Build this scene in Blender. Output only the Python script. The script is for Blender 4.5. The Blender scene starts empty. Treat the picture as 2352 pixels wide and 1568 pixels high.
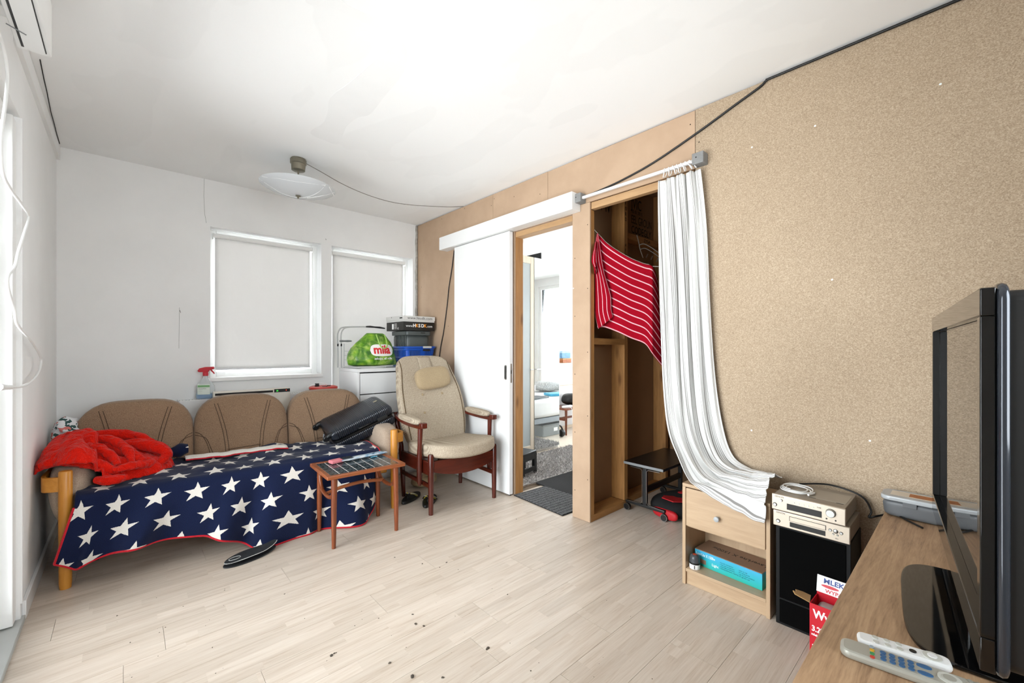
import bpy, bmesh, math, random
from mathutils import Vector as Ve, Matrix as Mx, noise
R = math.radians
random.seed(7)
scene = bpy.context.scene
col = scene.collection

# ------------------------------------------------------------------ camera, world, light, exposure
F, TH, V0 = 970.25, 0.740774, 798.84          # focal length in px, heading, horizon row of the 2352x1568 frame
CAM = Ve((-2.406, -4.205, 1.230))
cd = bpy.data.cameras.new('camera')
cam = bpy.data.objects.new('camera', cd); col.objects.link(cam)
cam.location = CAM
cam.rotation_euler = (R(90), 0, -TH)
cd.sensor_width = 36.0
cd.lens = F / 2352 * 36.0
cd.shift_y = (V0 - 784) / 2352
cd.clip_start = 0.02
scene.camera = cam

SKY = 15.0
w = bpy.data.worlds.new('daylight'); scene.world = w; w.use_nodes = True
bg = w.node_tree.nodes['Background']
bg.inputs[0].default_value = (0.88, 0.95, 1.0, 1)
bg.inputs[1].default_value = SKY
# overcast sky above the horizon, duller ground below it
_tc = w.node_tree.nodes.new('ShaderNodeTexCoord'); _sx = w.node_tree.nodes.new('ShaderNodeSeparateXYZ'); _rp = w.node_tree.nodes.new('ShaderNodeValToRGB')
w.node_tree.links.new(_tc.outputs['Generated'], _sx.inputs[0]); _mr = w.node_tree.nodes.new('ShaderNodeMapRange'); _mr.inputs[1].default_value = -.1; _mr.inputs[2].default_value = .1
w.node_tree.links.new(_sx.outputs[2], _mr.inputs[0]); w.node_tree.links.new(_mr.outputs[0], _rp.inputs[0]); w.node_tree.links.new(_rp.outputs[0], bg.inputs[0])
_rp.color_ramp.elements[0].color = (.80, .84, .86, 1); _rp.color_ramp.elements[1].color = (.88, .95, 1.0, 1)
def window_portal(name, loc, rot, sx, sy):     # tells the renderer where the sky comes in; gives no light of its own
    ld = bpy.data.lights.new(name, 'AREA'); ld.shape = 'RECTANGLE'; ld.size = sx; ld.size_y = sy
    ld.cycles.is_portal = True
    o = bpy.data.objects.new(name, ld); col.objects.link(o); o.location = loc; o.rotation_euler = rot
    return o
window_portal('portal_patio', (-2.98, -2.47, 1.16), (0, R(-90), 0), 2.2, 2.24)
window_portal('portal_front', (-1.45, -5.28, 1.575), (R(90), 0, 0), 1.1, 1.45)
window_portal('portal_bedroom', (3.80, -1.5, 1.325), (0, R(90), 0), 2.25, 3.4)
scene.view_settings.view_transform = 'Standard'
scene.view_settings.look = 'None'
scene.view_settings.gamma = 1.0
scene.view_settings.use_curve_mapping = False
scene.view_settings.exposure = -0.20

# ------------------------------------------------------------------ pixel -> place (a pixel gives a direction, the plane gives the distance)
fw = Ve((math.sin(TH), math.cos(TH), 0)); rt = Ve((math.cos(TH), -math.sin(TH), 0))
def ray(u, v): return fw + rt * ((u - 1176) / F) + Ve((0, 0, (V0 - v) / F))
def PZ(u, v, z=0.0): d = ray(u, v); return CAM + d * ((z - CAM.z) / d.z)
def PX(u, v, x=0.0): d = ray(u, v); return CAM + d * ((x - CAM.x) / d.x)
def PY(u, v, y=0.0): d = ray(u, v); return CAM + d * ((y - CAM.y) / d.y)

# ------------------------------------------------------------------ materials
def C(h):
    h = h.lstrip('#'); v = [int(h[i:i + 2], 16) / 255 for i in (0, 2, 4)]
    return tuple(((x / 12.92) if x <= .04045 else ((x + .055) / 1.055) ** 2.4) for x in v)
class NT:
    def __init__(s, name):
        s.m = bpy.data.materials.new(name); s.m.use_nodes = True; s.t = s.m.node_tree
        s.b = s.t.nodes['Principled BSDF']; s.out = s.t.nodes['Material Output']
    def n(s, t, **k):
        nd = s.t.nodes.new(t)
        for a, b in k.items(): setattr(nd, a, b)
        return nd
    def l(s, a, b): s.t.links.new(a, b)
    def val(s, x, inp):
        if isinstance(x, (int, float)): inp.default_value = x
        elif isinstance(x, tuple): inp.default_value = x if len(x) == 4 or inp.type == 'VECTOR' else x + (1,)
        else: s.l(x, inp)
    def math(s, op, a, b=None, c=None, clamp=False):
        nd = s.n('ShaderNodeMath', operation=op, use_clamp=clamp)
        s.val(a, nd.inputs[0])
        if b is not None: s.val(b, nd.inputs[1])
        if c is not None: s.val(c, nd.inputs[2])
        return nd.outputs[0]
    def coord(s, kind='Object', scale=(1, 1, 1), loc=(0, 0, 0), rot=(0, 0, 0)):
        tc = s.n('ShaderNodeTexCoord'); mp = s.n('ShaderNodeMapping')
        mp.inputs['Scale'].default_value = scale; mp.inputs['Location'].default_value = loc; mp.inputs['Rotation'].default_value = rot
        s.l(tc.outputs[kind], mp.inputs[0]); return mp.outputs[0]
    def noise(s, vec, scale=5, detail=3, rough=.5, dist=0.0):
        nd = s.n('ShaderNodeTexNoise'); nd.inputs['Scale'].default_value = scale; nd.inputs['Detail'].default_value = detail
        nd.inputs['Roughness'].default_value = rough; nd.inputs['Distortion'].default_value = dist
        if vec is not None: s.l(vec, nd.inputs['Vector'])
        return nd.outputs[0]
    def ramp(s, fac, stops):
        nd = s.n('ShaderNodeValToRGB'); s.l(fac, nd.inputs[0]); e = nd.color_ramp.elements
        while len(e) < len(stops): e.new(0.5)
        for i, (p, c) in enumerate(stops): e[i].position = p; e[i].color = tuple(c) + (1,)
        return nd.outputs[0]
    def mix(s, fac, a, b, mode='MIX'):
        nd = s.n('ShaderNodeMix', data_type='RGBA', blend_type=mode)
        s.val(fac, nd.inputs[0]); s.val(a, nd.inputs[6]); s.val(b, nd.inputs[7]); return nd.outputs[2]
    def bump(s, h, strength=.3, dist=.002):
        nd = s.n('ShaderNodeBump'); nd.inputs['Strength'].default_value = strength; nd.inputs['Distance'].default_value = dist
        s.l(h, nd.inputs['Height']); s.l(nd.outputs[0], s.b.inputs['Normal'])
    def base(s, c): s.val(c, s.b.inputs['Base Color'])
    def set(s, rough=.5, metal=0.0, spec=.5):
        s.b.inputs['Roughness'].default_value = rough; s.b.inputs['Metallic'].default_value = metal
        s.b.inputs['Specular IOR Level'].default_value = spec
    def sep(s, vec):
        nd = s.n('ShaderNodeSeparateXYZ'); s.l(vec, nd.inputs[0]); return nd.outputs
def mul(c, k): return tuple(min(1, x * k) for x in c)

def plain(name, hexc, rough=.5, metal=0.0, spec=.5, var=.05, vs=6, bump=0.0, bs=150):
    m = NT(name); c = C(hexc); v = m.coord()
    m.base(m.ramp(m.noise(v, vs, 4), [(.3, mul(c, 1 - var)), (.7, mul(c, 1 + var))])); m.set(rough, metal, spec)
    if bump: m.bump(m.noise(v, bs, 3), bump, .002)
    return m.m
def wood(name, c1, c2, axis='X', rough=.45, scale=1.0, knots=False, c3=None):
    m = NT(name); s = {'X': (1.2, 14, 14), 'Y': (14, 1.2, 14), 'Z': (14, 14, 1.2)}[axis]
    v = m.coord(scale=tuple(a * scale for a in s)); g = m.noise(v, 3.0, 6, .6, .6)
    v2 = m.coord(scale=tuple(a * scale * 4 for a in s)); g2 = m.noise(v2, 5, 3)
    f = m.math('ADD', m.math('MULTIPLY', g, .8), m.math('MULTIPLY', g2, .2))
    colr = m.ramp(f, [(.32, C(c1)), (.68, C(c2))])
    if knots:
        vo = m.n('ShaderNodeTexVoronoi'); vo.inputs['Scale'].default_value = 1.0
        m.l(m.coord(scale={'X': (3, 9, 9), 'Y': (9, 3, 9), 'Z': (9, 9, 3)}[axis]), vo.inputs['Vector'])
        k = m.ramp(vo.outputs['Distance'], [(.06, (1, 1, 1)), (.2, (0, 0, 0))])
        colr = m.mix(m.math('MULTIPLY', k, .75), colr, C(c3 or '#4a2c12'))
    m.base(colr); m.set(rough); m.bump(f, .15, .001)
    return m.m
def fabric(name, h1, h2, scale=420, rough=.95, bump=.5, big=.08):
    m = NT(name); v = m.coord(); g = m.noise(v, scale, 2, .6); b = m.noise(v, 5, 3)
    cc = m.ramp(g, [(.36, C(h1)), (.64, C(h2))])
    cc = m.mix(1.0, cc, m.ramp(b, [(.3, (1 - big,) * 3), (.7, (1, 1, 1))]), 'MULTIPLY')
    m.base(cc); m.set(rough, 0, .15); m.bump(g, bump, .0015)
    try: m.b.inputs['Sheen Weight'].default_value = .15
    except Exception: pass
    return m.m
def glassy(name, tint=(1, 1, 1), gloss=.06, alpha=.94):
    m = NT(name); t = m.n('ShaderNodeBsdfTransparent'); t.inputs[0].default_value = tint + (1,)
    g = m.n('ShaderNodeBsdfGlossy'); g.inputs['Roughness'].default_value = .03
    fr = m.n('ShaderNodeFresnel'); fr.inputs[0].default_value = 1.45
    mx = m.n('ShaderNodeMixShader'); m.l(fr.outputs[0], mx.inputs[0]); m.l(t.outputs[0], mx.inputs[1]); m.l(g.outputs[0], mx.inputs[2])
    m.l(mx.outputs[0], m.out.inputs[0]); m.t.nodes.remove(m.b); return m.m
def glow(name, hexc, strength):
    m = NT(name); m.base(C(hexc)); m.b.inputs['Emission Color'].default_value = C(hexc) + (1,)
    m.b.inputs['Emission Strength'].default_value = strength; return m.m

def mat_plaster(name, hexc, bump=.12):
    m = NT(name); v = m.coord(); c = C(hexc)
    m.base(m.ramp(m.noise(v, 2.2, 5, .6), [(.3, mul(c, .965)), (.7, mul(c, 1.02))])); m.set(.75, 0, .3)
    m.bump(m.noise(v, 260, 3, .6), bump, .0015); return m.m
def mat_ceiling():
    m = NT('ceiling_paint'); v = m.coord(); c = C('#f7f7f6')
    g = m.noise(m.coord(scale=(1.6, .7, 1), rot=(0, 0, R(35)), loc=(1.3, .2, 0)), 1.6, 3, .45, .3)
    p = m.ramp(g, [(.545, (0, 0, 0)), (.56, (1, 1, 1))])
    base = m.ramp(m.noise(v, 1.5, 4), [(.3, mul(c, .98)), (.7, c)])
    m.base(m.mix(m.math('MULTIPLY', p, .5), base, mul(c, .95))); m.set(.8, 0, .2)
    m.bump(m.noise(v, 220, 2), .1, .001); return m.m
def mat_mdf():
    m = NT('mdf_board'); v = m.coord()
    a = m.noise(v, 3.0, 4, .6); b = m.noise(v, 330, 2)
    c = m.ramp(a, [(.25, C('#ac9178')), (.75, C('#bca187'))])
    m.base(m.mix(1.0, c, m.ramp(b, [(.3, (.95,) * 3), (.7, (1,) * 3)]), 'MULTIPLY')); m.set(.7, 0, .3)
    m.bump(b, .08, .001); return m.m
def mat_chip():
    m = NT('chipboard'); v = m.coord(scale=(1, 1, 1))
    vo = m.n('ShaderNodeTexVoronoi'); vo.inputs['Scale'].default_value = 330; m.l(m.coord(scale=(1, .8, 1.25)), vo.inputs['Vector'])
    sx = m.sep(vo.outputs['Color'])[0]
    fine = m.noise(v, 330, 3, .7); a = m.noise(v, 2.5, 4)
    c = m.ramp(m.math('ADD', m.math('MULTIPLY', sx, .5), m.math('MULTIPLY', fine, .5)),
               [(.2, C('#927e68')), (.5, C('#ac9880')), (.82, C('#c2af97'))])
    m.base(m.mix(1.0, c, m.ramp(a, [(.3, (.94, .93, .92)), (.7, (1,) * 3)]), 'MULTIPLY')); m.set(.75, 0, .25)
    m.bump(fine, .2, .001); return m.m
def mat_floor():
    # three-strip laminate: strip tones and grain on each built plank
    m = NT('laminate'); tc = m.n('ShaderNodeTexCoord'); x, y, z = m.sep(tc.outputs['Object'])
    oi = m.n('ShaderNodeObjectInfo'); rnd = oi.outputs['Random']
    row = m.math('FLOOR', m.math('DIVIDE', m.math('ADD', y, .0975), .0651))
    off = m.math('ADD', m.math('MULTIPLY', row, .37), m.math('MULTIPLY', rnd, 3.1))
    cell = m.math('FLOOR', m.math('ADD', m.math('DIVIDE', x, .46), off))
    key = m.math('ADD', m.math('ADD', m.math('MULTIPLY', row, 7.13), m.math('MULTIPLY', cell, 3.71)), m.math('MULTIPLY', rnd, 91.7))
    wn = m.n('ShaderNodeTexWhiteNoise', noise_dimensions='1D'); m.l(key, wn.inputs['W']); tone = wn.outputs['Value']
    cv = m.n('ShaderNodeCombineXYZ'); m.l(m.math('MULTIPLY', x, 1.6), cv.inputs[0]); m.l(m.math('MULTIPLY', y, 26), cv.inputs[1]); m.l(m.math('MULTIPLY', key, 5.3), cv.inputs[2])
    g = m.noise(cv.outputs[0], 1.6, 6, .62, .9)
    cv2 = m.n('ShaderNodeCombineXYZ'); m.l(m.math('MULTIPLY', x, 10), cv2.inputs[0]); m.l(m.math('MULTIPLY', y, 320), cv2.inputs[1]); m.l(key, cv2.inputs[2])
    g2 = m.noise(cv2.outputs[0], 1.0, 3)
    f = m.math('ADD', m.math('MULTIPLY', g, .7), m.math('MULTIPLY', g2, .3))
    c = m.ramp(f, [(.30, C('#b8a591')), (.46, C('#cdbeae')), (.68, C('#d9cdbf'))])
    t = m.ramp(tone, [(0, (.87, .86, .845)), (1, (1.0, 1.0, 1.0))])
    m.base(m.mix(1.0, c, t, 'MULTIPLY')); m.set(.32, 0, .45)
    m.l(m.ramp(f, [(.3, (.4,) * 3), (.7, (.27,) * 3)]), m.b.inputs['Roughness'])
    m.bump(f, .06, .0008); return m.m
WHITE = mat_plaster('white_wall', '#f3f3f2')
CEIL = mat_ceiling(); MDF = mat_mdf(); CHIP = mat_chip(); FLOOR = mat_floor()
LACQ = plain('white_lacquer', '#e9e9e8', .35, var=.01)
PVC = plain('white_frame', '#f2f2f0', .4, var=.015)
BLIND_M = None
PINE = wood('pine_stud', '#97693a', '#b8864d', 'Z', .6, .8, True, '#6b4420')
PINEX = wood('pine_plate', '#97693a', '#b8864d', 'X', .6, .8, True, '#6b4420')
PINEY = wood('pine_lintel', '#a5815a', '#ba966c', 'Y', .6, .8)
BLACK = plain('black_plastic', '#0d0d0d', .45, var=.08)
BLACKG = plain('black_gloss', '#070707', .06, var=.02, spec=.6)
DARKFAB = plain('black_cloth', '#0b0b0c', .9, var=.1)
GREY = plain('grey_plastic', '#7c7f80', .5, var=.06)
CHROME = plain('satin_metal', '#b9bab8', .28, 1.0, var=.03)
STEEL = plain('brushed_nickel', '#8d8778', .35, .9, var=.05)
GLASS = glassy('window_glass')
WHITEP = plain('white_plastic', '#ececea', .4, var=.02)
CREAM = plain('cream_metal', '#e9e2d6', .4, var=.02)
INK = plain('black_ink', '#1c1a18', .7, var=.02)
WHITEINK = plain('white_ink', '#f4f4f2', .6, var=.01)
# ------------------------------------------------------------------ mesh helpers
def new_mesh(name, bm, mat=None, smooth=False):
    me = bpy.data.meshes.new(name); bm.normal_update(); bm.to_mesh(me); bm.free()
    if mat: me.materials.append(mat)
    if smooth:
        for p in me.polygons: p.use_smooth = True
    return me
def obj(name, me, par=None, loc=(0, 0, 0), rot=(0, 0, 0), mtx=None):
    o = bpy.data.objects.new(name, me); col.objects.link(o)
    if mtx is not None: o.matrix_local = mtx
    else: o.location = loc; o.rotation_euler = rot
    if par: o.parent = par
    return o
def tag(o, label=None, cat=None, group=None, kind=None):
    for k, v in (('label', label), ('category', cat), ('group', group), ('kind', kind)):
        if v: o[k] = v
    return o
def thing(name, loc, rz=0.0, label=None, cat=None, group=None, mtx=None):
    o = bpy.data.objects.new(name, None); col.objects.link(o); o.empty_display_size = .05
    if mtx is not None: o.matrix_local = mtx
    else: o.location = loc; o.rotation_euler = (0, 0, rz)
    return tag(o, label, cat, group)
def struct(o): o['kind'] = 'structure'; return o
def frame(o, ex, ey):
    ex = Ve(ex).normalized(); ey = Ve(ey); ey = (ey - ex * ey.dot(ex)).normalized(); ez = ex.cross(ey)
    m = Mx((ex, ey, ez)).transposed().to_4x4(); m.translation = Ve(o); return m
def bm_box(bm, x0, x1, y0, y1, z0, z1):
    v = [bm.verts.new(p) for p in ((x0, y0, z0), (x1, y0, z0), (x1, y1, z0), (x0, y1, z0), (x0, y0, z1), (x1, y0, z1), (x1, y1, z1), (x0, y1, z1))]
    for f in ((0, 3, 2, 1), (4, 5, 6, 7), (0, 1, 5, 4), (1, 2, 6, 5), (2, 3, 7, 6), (3, 0, 4, 7)): bm.faces.new([v[i] for i in f])
def box(name, mat, x0, x1, y0, y1, z0, z1, par=None, bev=0.0, seg=2):
    x0, x1 = sorted((x0, x1)); y0, y1 = sorted((y0, y1)); z0, z1 = sorted((z0, z1))
    c = Ve(((x0 + x1) / 2, (y0 + y1) / 2, (z0 + z1) / 2)); bm = bmesh.new()
    bm_box(bm, x0 - c.x, x1 - c.x, y0 - c.y, y1 - c.y, z0 - c.z, z1 - c.z)
    if bev:
        bmesh.ops.bevel(bm, geom=bm.edges[:], offset=min(bev, .45 * min(x1 - x0, y1 - y0, z1 - z0)), segments=seg, profile=.5, affect='EDGES')
    me = new_mesh(name, bm, mat)
    if bev:
        for p in me.polygons: p.use_smooth = max(abs(a) for a in p.normal) < .999
    return obj(name, me, par, c)
def boxes(name, mat, lst, par=None):
    bm = bmesh.new()
    for b in lst: bm_box(bm, *b)
    return obj(name, new_mesh(name, bm, mat), par)
def bm_tube(bm, pts, r, n=8, closed=False, caps=True):
    pts = [Ve(p) for p in pts]; N = len(pts); rr = r if isinstance(r, (list, tuple)) else [r] * N
    t0 = (pts[1] - pts[0]).normalized(); up = Ve((0, 0, 1)) if abs(t0.z) < .9 else Ve((1, 0, 0))
    nrm = (up - t0 * up.dot(t0)).normalized(); rings = []
    for i, p in enumerate(pts):
        a = pts[(i - 1) % N] if (closed or i > 0) else pts[i]; b = pts[(i + 1) % N] if (closed or i < N - 1) else pts[i]
        t = (b - a)
        t = t.normalized() if t.length > 1e-9 else t0
        nrm = (nrm - t * nrm.dot(t)); nrm = nrm.normalized() if nrm.length > 1e-6 else t.orthogonal().normalized(); bn = t.cross(nrm)
        rings.append([bm.verts.new(p + (nrm * math.cos(2 * math.pi * k / n) + bn * math.sin(2 * math.pi * k / n)) * rr[i]) for k in range(n)])
    for i in range(N if closed else N - 1):
        A, B = rings[i], rings[(i + 1) % N]
        for k in range(n): bm.faces.new((A[k], A[(k + 1) % n], B[(k + 1) % n], B[k]))
    if caps and not closed: bm.faces.new(rings[0][::-1]); bm.faces.new(rings[-1])
def tube(name, mat, pts, r, par=None, n=8, closed=False, sm=0):
    if sm:
        if isinstance(r, (list, tuple)): r = [r[i] + (r[i + 1] - r[i]) * j / sm for i in range(len(r) - 1) for j in range(sm)] + [r[-1]]
        pts = smooth_path(pts, sm, closed)
    bm = bmesh.new(); bm_tube(bm, pts, r, n, closed)
    me = new_mesh(name, bm, mat, True); me.set_sharp_from_angle(angle=R(55)); return obj(name, me, par)
def smooth_path(pts, k=6, closed=False):
    P = [Ve(p) for p in pts]; N = len(P); out = []
    for i in range(N if closed else N - 1):
        p0 = P[(i - 1) % N] if (closed or i > 0) else P[0]; p1 = P[i]; p2 = P[(i + 1) % N]
        p3 = P[(i + 2) % N] if (closed or i + 2 < N) else P[-1]
        for j in range(k):
            t = j / k; out.append(.5 * ((2 * p1) + (p2 - p0) * t + (2 * p0 - 5 * p1 + 4 * p2 - p3) * t * t + (3 * p1 - p0 - 3 * p2 + p3) * t ** 3))
    if not closed: out.append(P[-1])
    return out
def lathe(name, mat, prof, loc=(0, 0, 0), par=None, n=24, rot=(0, 0, 0), mtx=None):
    bm = bmesh.new(); rings = []
    for r, z in prof:
        if r < 1e-6: rings.append([bm.verts.new((0, 0, z))])
        else: rings.append([bm.verts.new((r * math.cos(2 * math.pi * k / n), r * math.sin(2 * math.pi * k / n), z)) for k in range(n)])
    for A, B in zip(rings, rings[1:]):
        for k in range(n):
            a = [A[k % len(A)], A[(k + 1) % n % len(A)], B[(k + 1) % n % len(B)], B[k % len(B)]]
            q = []
            for v in a:
                if v not in q: q.append(v)
            if len(q) > 2: bm.faces.new(q)
    for ring, flip in ((rings[0], True), (rings[-1], False)):
        if len(ring) > 2: bm.faces.new(ring[::-1] if flip else ring)
    bmesh.ops.recalc_face_normals(bm, faces=bm.faces)
    me = new_mesh(name, bm, mat, True); me.set_sharp_from_angle(angle=R(40)); return obj(name, me, par, loc, rot, mtx)
def prism(name, mat, poly, depth, mtx=None, par=None, bev=0.0, smooth=False):
    bm = bmesh.new(); a = [bm.verts.new((x, y, 0)) for x, y in poly]; b = [bm.verts.new((x, y, depth)) for x, y in poly]
    bm.faces.new(a[::-1]); bm.faces.new(b); n = len(poly)
    for i in range(n): bm.faces.new((a[i], a[(i + 1) % n], b[(i + 1) % n], b[i]))
    bmesh.ops.recalc_face_normals(bm, faces=bm.faces)
    if bev:
        e = [x for x in bm.edges if x.calc_face_angle(0) > R(40)]
        bmesh.ops.bevel(bm, geom=e, offset=bev, segments=2, profile=.5, affect='EDGES')
    me = new_mesh(name, bm, mat, bev > 0 or smooth)
    if bev or smooth:
        me.set_sharp_from_angle(angle=R(40))
        for p in me.polygons:
            if abs(p.normal.z) > .999 or p.area > .02 or max(abs(a) for a in p.normal) > .9999: p.use_smooth = False
    return obj(name, me, par, mtx=mtx or Mx.Identity(4))
def rrect(w, h, r, n=5, cx=0, cy=0):
    out = []
    for sx, sy, a0 in ((1, 1, 0), (-1, 1, 90), (-1, -1, 180), (1, -1, 270)):
        for i in range(n + 1):
            a = R(a0 + 90 * i / n); out.append((cx + sx * (w / 2 - r) + r * math.cos(a), cy + sy * (h / 2 - r) + r * math.sin(a)))
    return out
def surf(name, mat, fn, nu, nv, par=None, thick=0.0, uv=None, closed_u=False, offset=0.0, mtx=None):
    bm = bmesh.new(); L = bm.loops.layers.uv.new('UVMap'); V = []
    for j in range(nv + 1): V.append([bm.verts.new(fn(i / nu, j / nv)) for i in range(nu + (0 if closed_u else 1))])
    W = len(V[0])
    for j in range(nv):
        for i in range(nu):
            f = bm.faces.new((V[j][i], V[j][(i + 1) % W], V[j + 1][(i + 1) % W], V[j + 1][i]))
            for lp, (a, b) in zip(f.loops, ((i, j), (i + 1, j), (i + 1, j + 1), (i, j + 1))):
                q = (a / nu, b / nv); lp[L].uv = uv(*q) if uv else q
    me = new_mesh(name, bm, mat, True); o = obj(name, me, par, mtx=mtx or Mx.Identity(4))
    if thick:
        md = o.modifiers.new('thickness', 'SOLIDIFY'); md.thickness = thick; md.offset = offset
    return o
def cushion(name, mat, sx, sy, sz, mtx=None, par=None, p=4.0, n=10, warp=None):
    bm = bmesh.new(); bmesh.ops.create_cube(bm, size=2.0); bmesh.ops.subdivide_edges(bm, edges=bm.edges[:], cuts=n, use_grid_fill=True)
    for v in bm.verts:
        q = v.co.copy(); L = (abs(q.x) ** p + abs(q.y) ** p + abs(q.z) ** p) ** (1 / p); q = q / L
        v.co = Ve((q.x * sx / 2, q.y * sy / 2, q.z * sz / 2))
        if warp: v.co = Ve(warp(v.co, q))
    return obj(name, new_mesh(name, bm, mat, True), par, mtx=mtx or Mx.Identity(4))
def text(name, mat, s, size, mtx, par=None, depth=.0004, align='LEFT', shear=0.0, sx=1.0, bold=0.0):
    cu = bpy.data.curves.new(name, 'FONT'); cu.body = s; cu.size = size; cu.extrude = depth; cu.align_x = align; cu.shear = shear; cu.resolution_u = 3; cu.offset = bold * size
    t = bpy.data.objects.new(name, cu); col.objects.link(t)
    dg = bpy.context.evaluated_depsgraph_get(); me = bpy.data.meshes.new_from_object(t.evaluated_get(dg))
    bpy.data.objects.remove(t); bpy.data.curves.remove(cu); me.name = name; me.materials.clear(); me.materials.append(mat)
    if sx != 1.0:
        for v in me.vertices: v.co.x *= sx
    return obj(name, me, par, mtx=mtx)
def copy_tree(o, par=None):
    c = o.copy(); col.objects.link(c); c.parent = par
    for ch in list(o.children): copy_tree(ch, c)
    return c
def fbm(p, o=3): return noise.fractal(Ve(p), 1.0, 2.0, o)
EXM, EZ = (0, -1, 0), (0, 0, 1)          # right and up for faces that look towards -x
def face_x(x, y, z): return frame((x, y, z), EXM, EZ)
def face_y(x, y, z): return frame((x, y, z), (1, 0, 0), EZ)
# ------------------------------------------------------------------ the setting
H, WL, YF = 2.6, -2.753, -5.2
# floor: sub-floor with every laminate plank laid on it
fl = struct(box('floor', plain('subfloor', '#6b5a48', .8), WL - .25, 3.7, YF - .1, .6, -.08, -.0095))
PW, PL = .1953, 1.286
k = 0
y = -2.957 - PW * 12
starts = {}
while y < -.001:
    y1 = min(y + PW, 0.0); ya = max(y, YF)
    if y1 - ya > .01:
        ref = {-2.957: -1.327, -3.152: -.864}
        s0 = None
        for ry, rx in ref.items():
            if abs(ry - y) < .05: s0 = rx
        if s0 is None: s0 = random.uniform(0, PL)
        xa, xb = WL + .002, (1.25 if y1 < -1.50 and ya > -3.3 else -.001)
        x = s0 - PL * math.ceil((s0 - xa) / PL)
        while x < xb:
            a, b = max(x, xa), min(x + PL, xb)
            if b - a > .02:
                bm = bmesh.new(); cx, cy = x + PL / 2, y + PW / 2; g = .00055
                bm_box(bm, a + g - cx, b - g - cx, ya + g - cy, y1 - g - cy, -.009, 0)
                o = obj('plank', new_mesh('plank', bm, FLOOR), fl, Ve((cx, cy, 0)) - fl.location)
            x += PL
    y += PW
# ceiling, lowered by nothing: one plastered slab with an open crack along the left wall
ce = struct(box('ceiling', CEIL, WL - .25, .06, YF - .1, .3, H, H + .1))
ck = [PZ(92, 137, H - .002), PZ(101, 182, H - .002), PZ(108, 212, H - .002), PZ(117, 258, H - .002), PZ(125, 286, H - .002), PZ(131, 310, H - .002), PZ(137, 330, H - .002)]
ck = [Ve((min(p.x, WL + .06), p.y, p.z)) for p in ck]
tube('crack', INK, [p - ce.location for p in ck], .0022, ce, 6)
PCH = mat_plaster('patch_plaster', '#f3f3f2', .05)
def patch(pts):
    P = smooth_path([PZ(u, v, H) for u, v in pts], 4, True); bm = bmesh.new(); n = len(P)
    lo = [bm.verts.new((p.x, p.y, H - .0006)) for p in P]; hi = [bm.verts.new((p.x, p.y, H + .001)) for p in P]
    bm.faces.new(lo); [bm.faces.new((lo[i], lo[(i + 1) % n], hi[(i + 1) % n], hi[i])) for i in range(n)]
    bmesh.ops.recalc_face_normals(bm, faces=bm.faces); o = obj('repair_patch', new_mesh('repair_patch', bm, PCH), ce); o.location = -ce.location
patch([(925, 98), (860, 140), (800, 192), (768, 214), (755, 232), (753, 255), (742, 282), (712, 304), (745, 322), (778, 330), (795, 292), (822, 270), (850, 262), (880, 225), (930, 160)])
patch([(700, 2), (760, -12), (800, 10), (862, 42), (862, 55), (897, 80), (860, 62), (805, 38), (772, 22), (750, 24)])
# the plastered upstand between left wall and ceiling
struct(box('trim_1', WHITE, WL - .01, WL + .018, -1.5, -.001, 2.51, H - .002))
# back wall with the two window openings
W1 = (-1.897, -1.028, .975, 2.222); W2 = (-.932, -.052, .50, 2.222); TB = .27
struct(boxes('wall_back', WHITE, [
    (WL - .25, W1[0], 0, TB, 0, H), (W1[0], W1[1], 0, TB, 0, W1[2]), (W1[0], W1[1], 0, TB, W1[3], H), (W1[1], W2[0], 0, TB, 0, H),
    (W2[0], W2[1], 0, TB, 0, W2[2]), (W2[0], W2[1], 0, TB, W2[3], H), (W2[1], .02, 0, TB, 0, H)]))
wb = bpy.data.objects['wall_back']
for (u, v, l) in ((748, 548, .012), (413, 712, .02), (1, 1, 0)):
    if l: p = PY(u, v, -.001); tube('nail', INK, [p, p + Ve((.004, -.002, -l))], .0016, wb, 5)
tube('hairline_crack', plain('crack_grey', '#9a9a98', .8), [PY(u, v, -.0003) for u, v in ((469, 405), (468, 450), (470, 490), (474, 512))], .0011, wb, 5)
tube('hairline_crack', bpy.data.materials['crack_grey'], [PY(u, v, -.0003) for u, v in ((412, 706), (411, 780), (411, 800))], .0011, wb, 5)
# windows: frame, glass, sill; roller blinds hang in the recess
def window(name, w, sill):
    e = struct(thing(name, ((w[0] + w[1]) / 2, .13, w[2]))); q = Ve(e.location)
    x0, x1, z0, z1 = w; t = .055
    def b(n, m, *a, bev=.004): o = box(n, m, *a, par=None, bev=bev); o.location -= q; o.parent = e; return o
    b('frame_member', PVC, x0, x0 + t, .12, .19, z0, z1); b('frame_member', PVC, x1 - t, x1, .12, .19, z0, z1)
    b('frame_member', PVC, x0 + t, x1 - t, .12, .19, z0, z0 + t); b('frame_member', PVC, x0 + t, x1 - t, .12, .19, z1 - t, z1)
    b('pane', GLASS, x0 + t, x1 - t, .15, .16, z0 + t, z1 - t, bev=0)
    if sill: b('window_sill', PVC, x0 - .012, x1 + .012, -.018, .12, z0 - .02, z0 + .012)
    return e
window('window_1', W1, True); window('window_2', W2, False)
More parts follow.
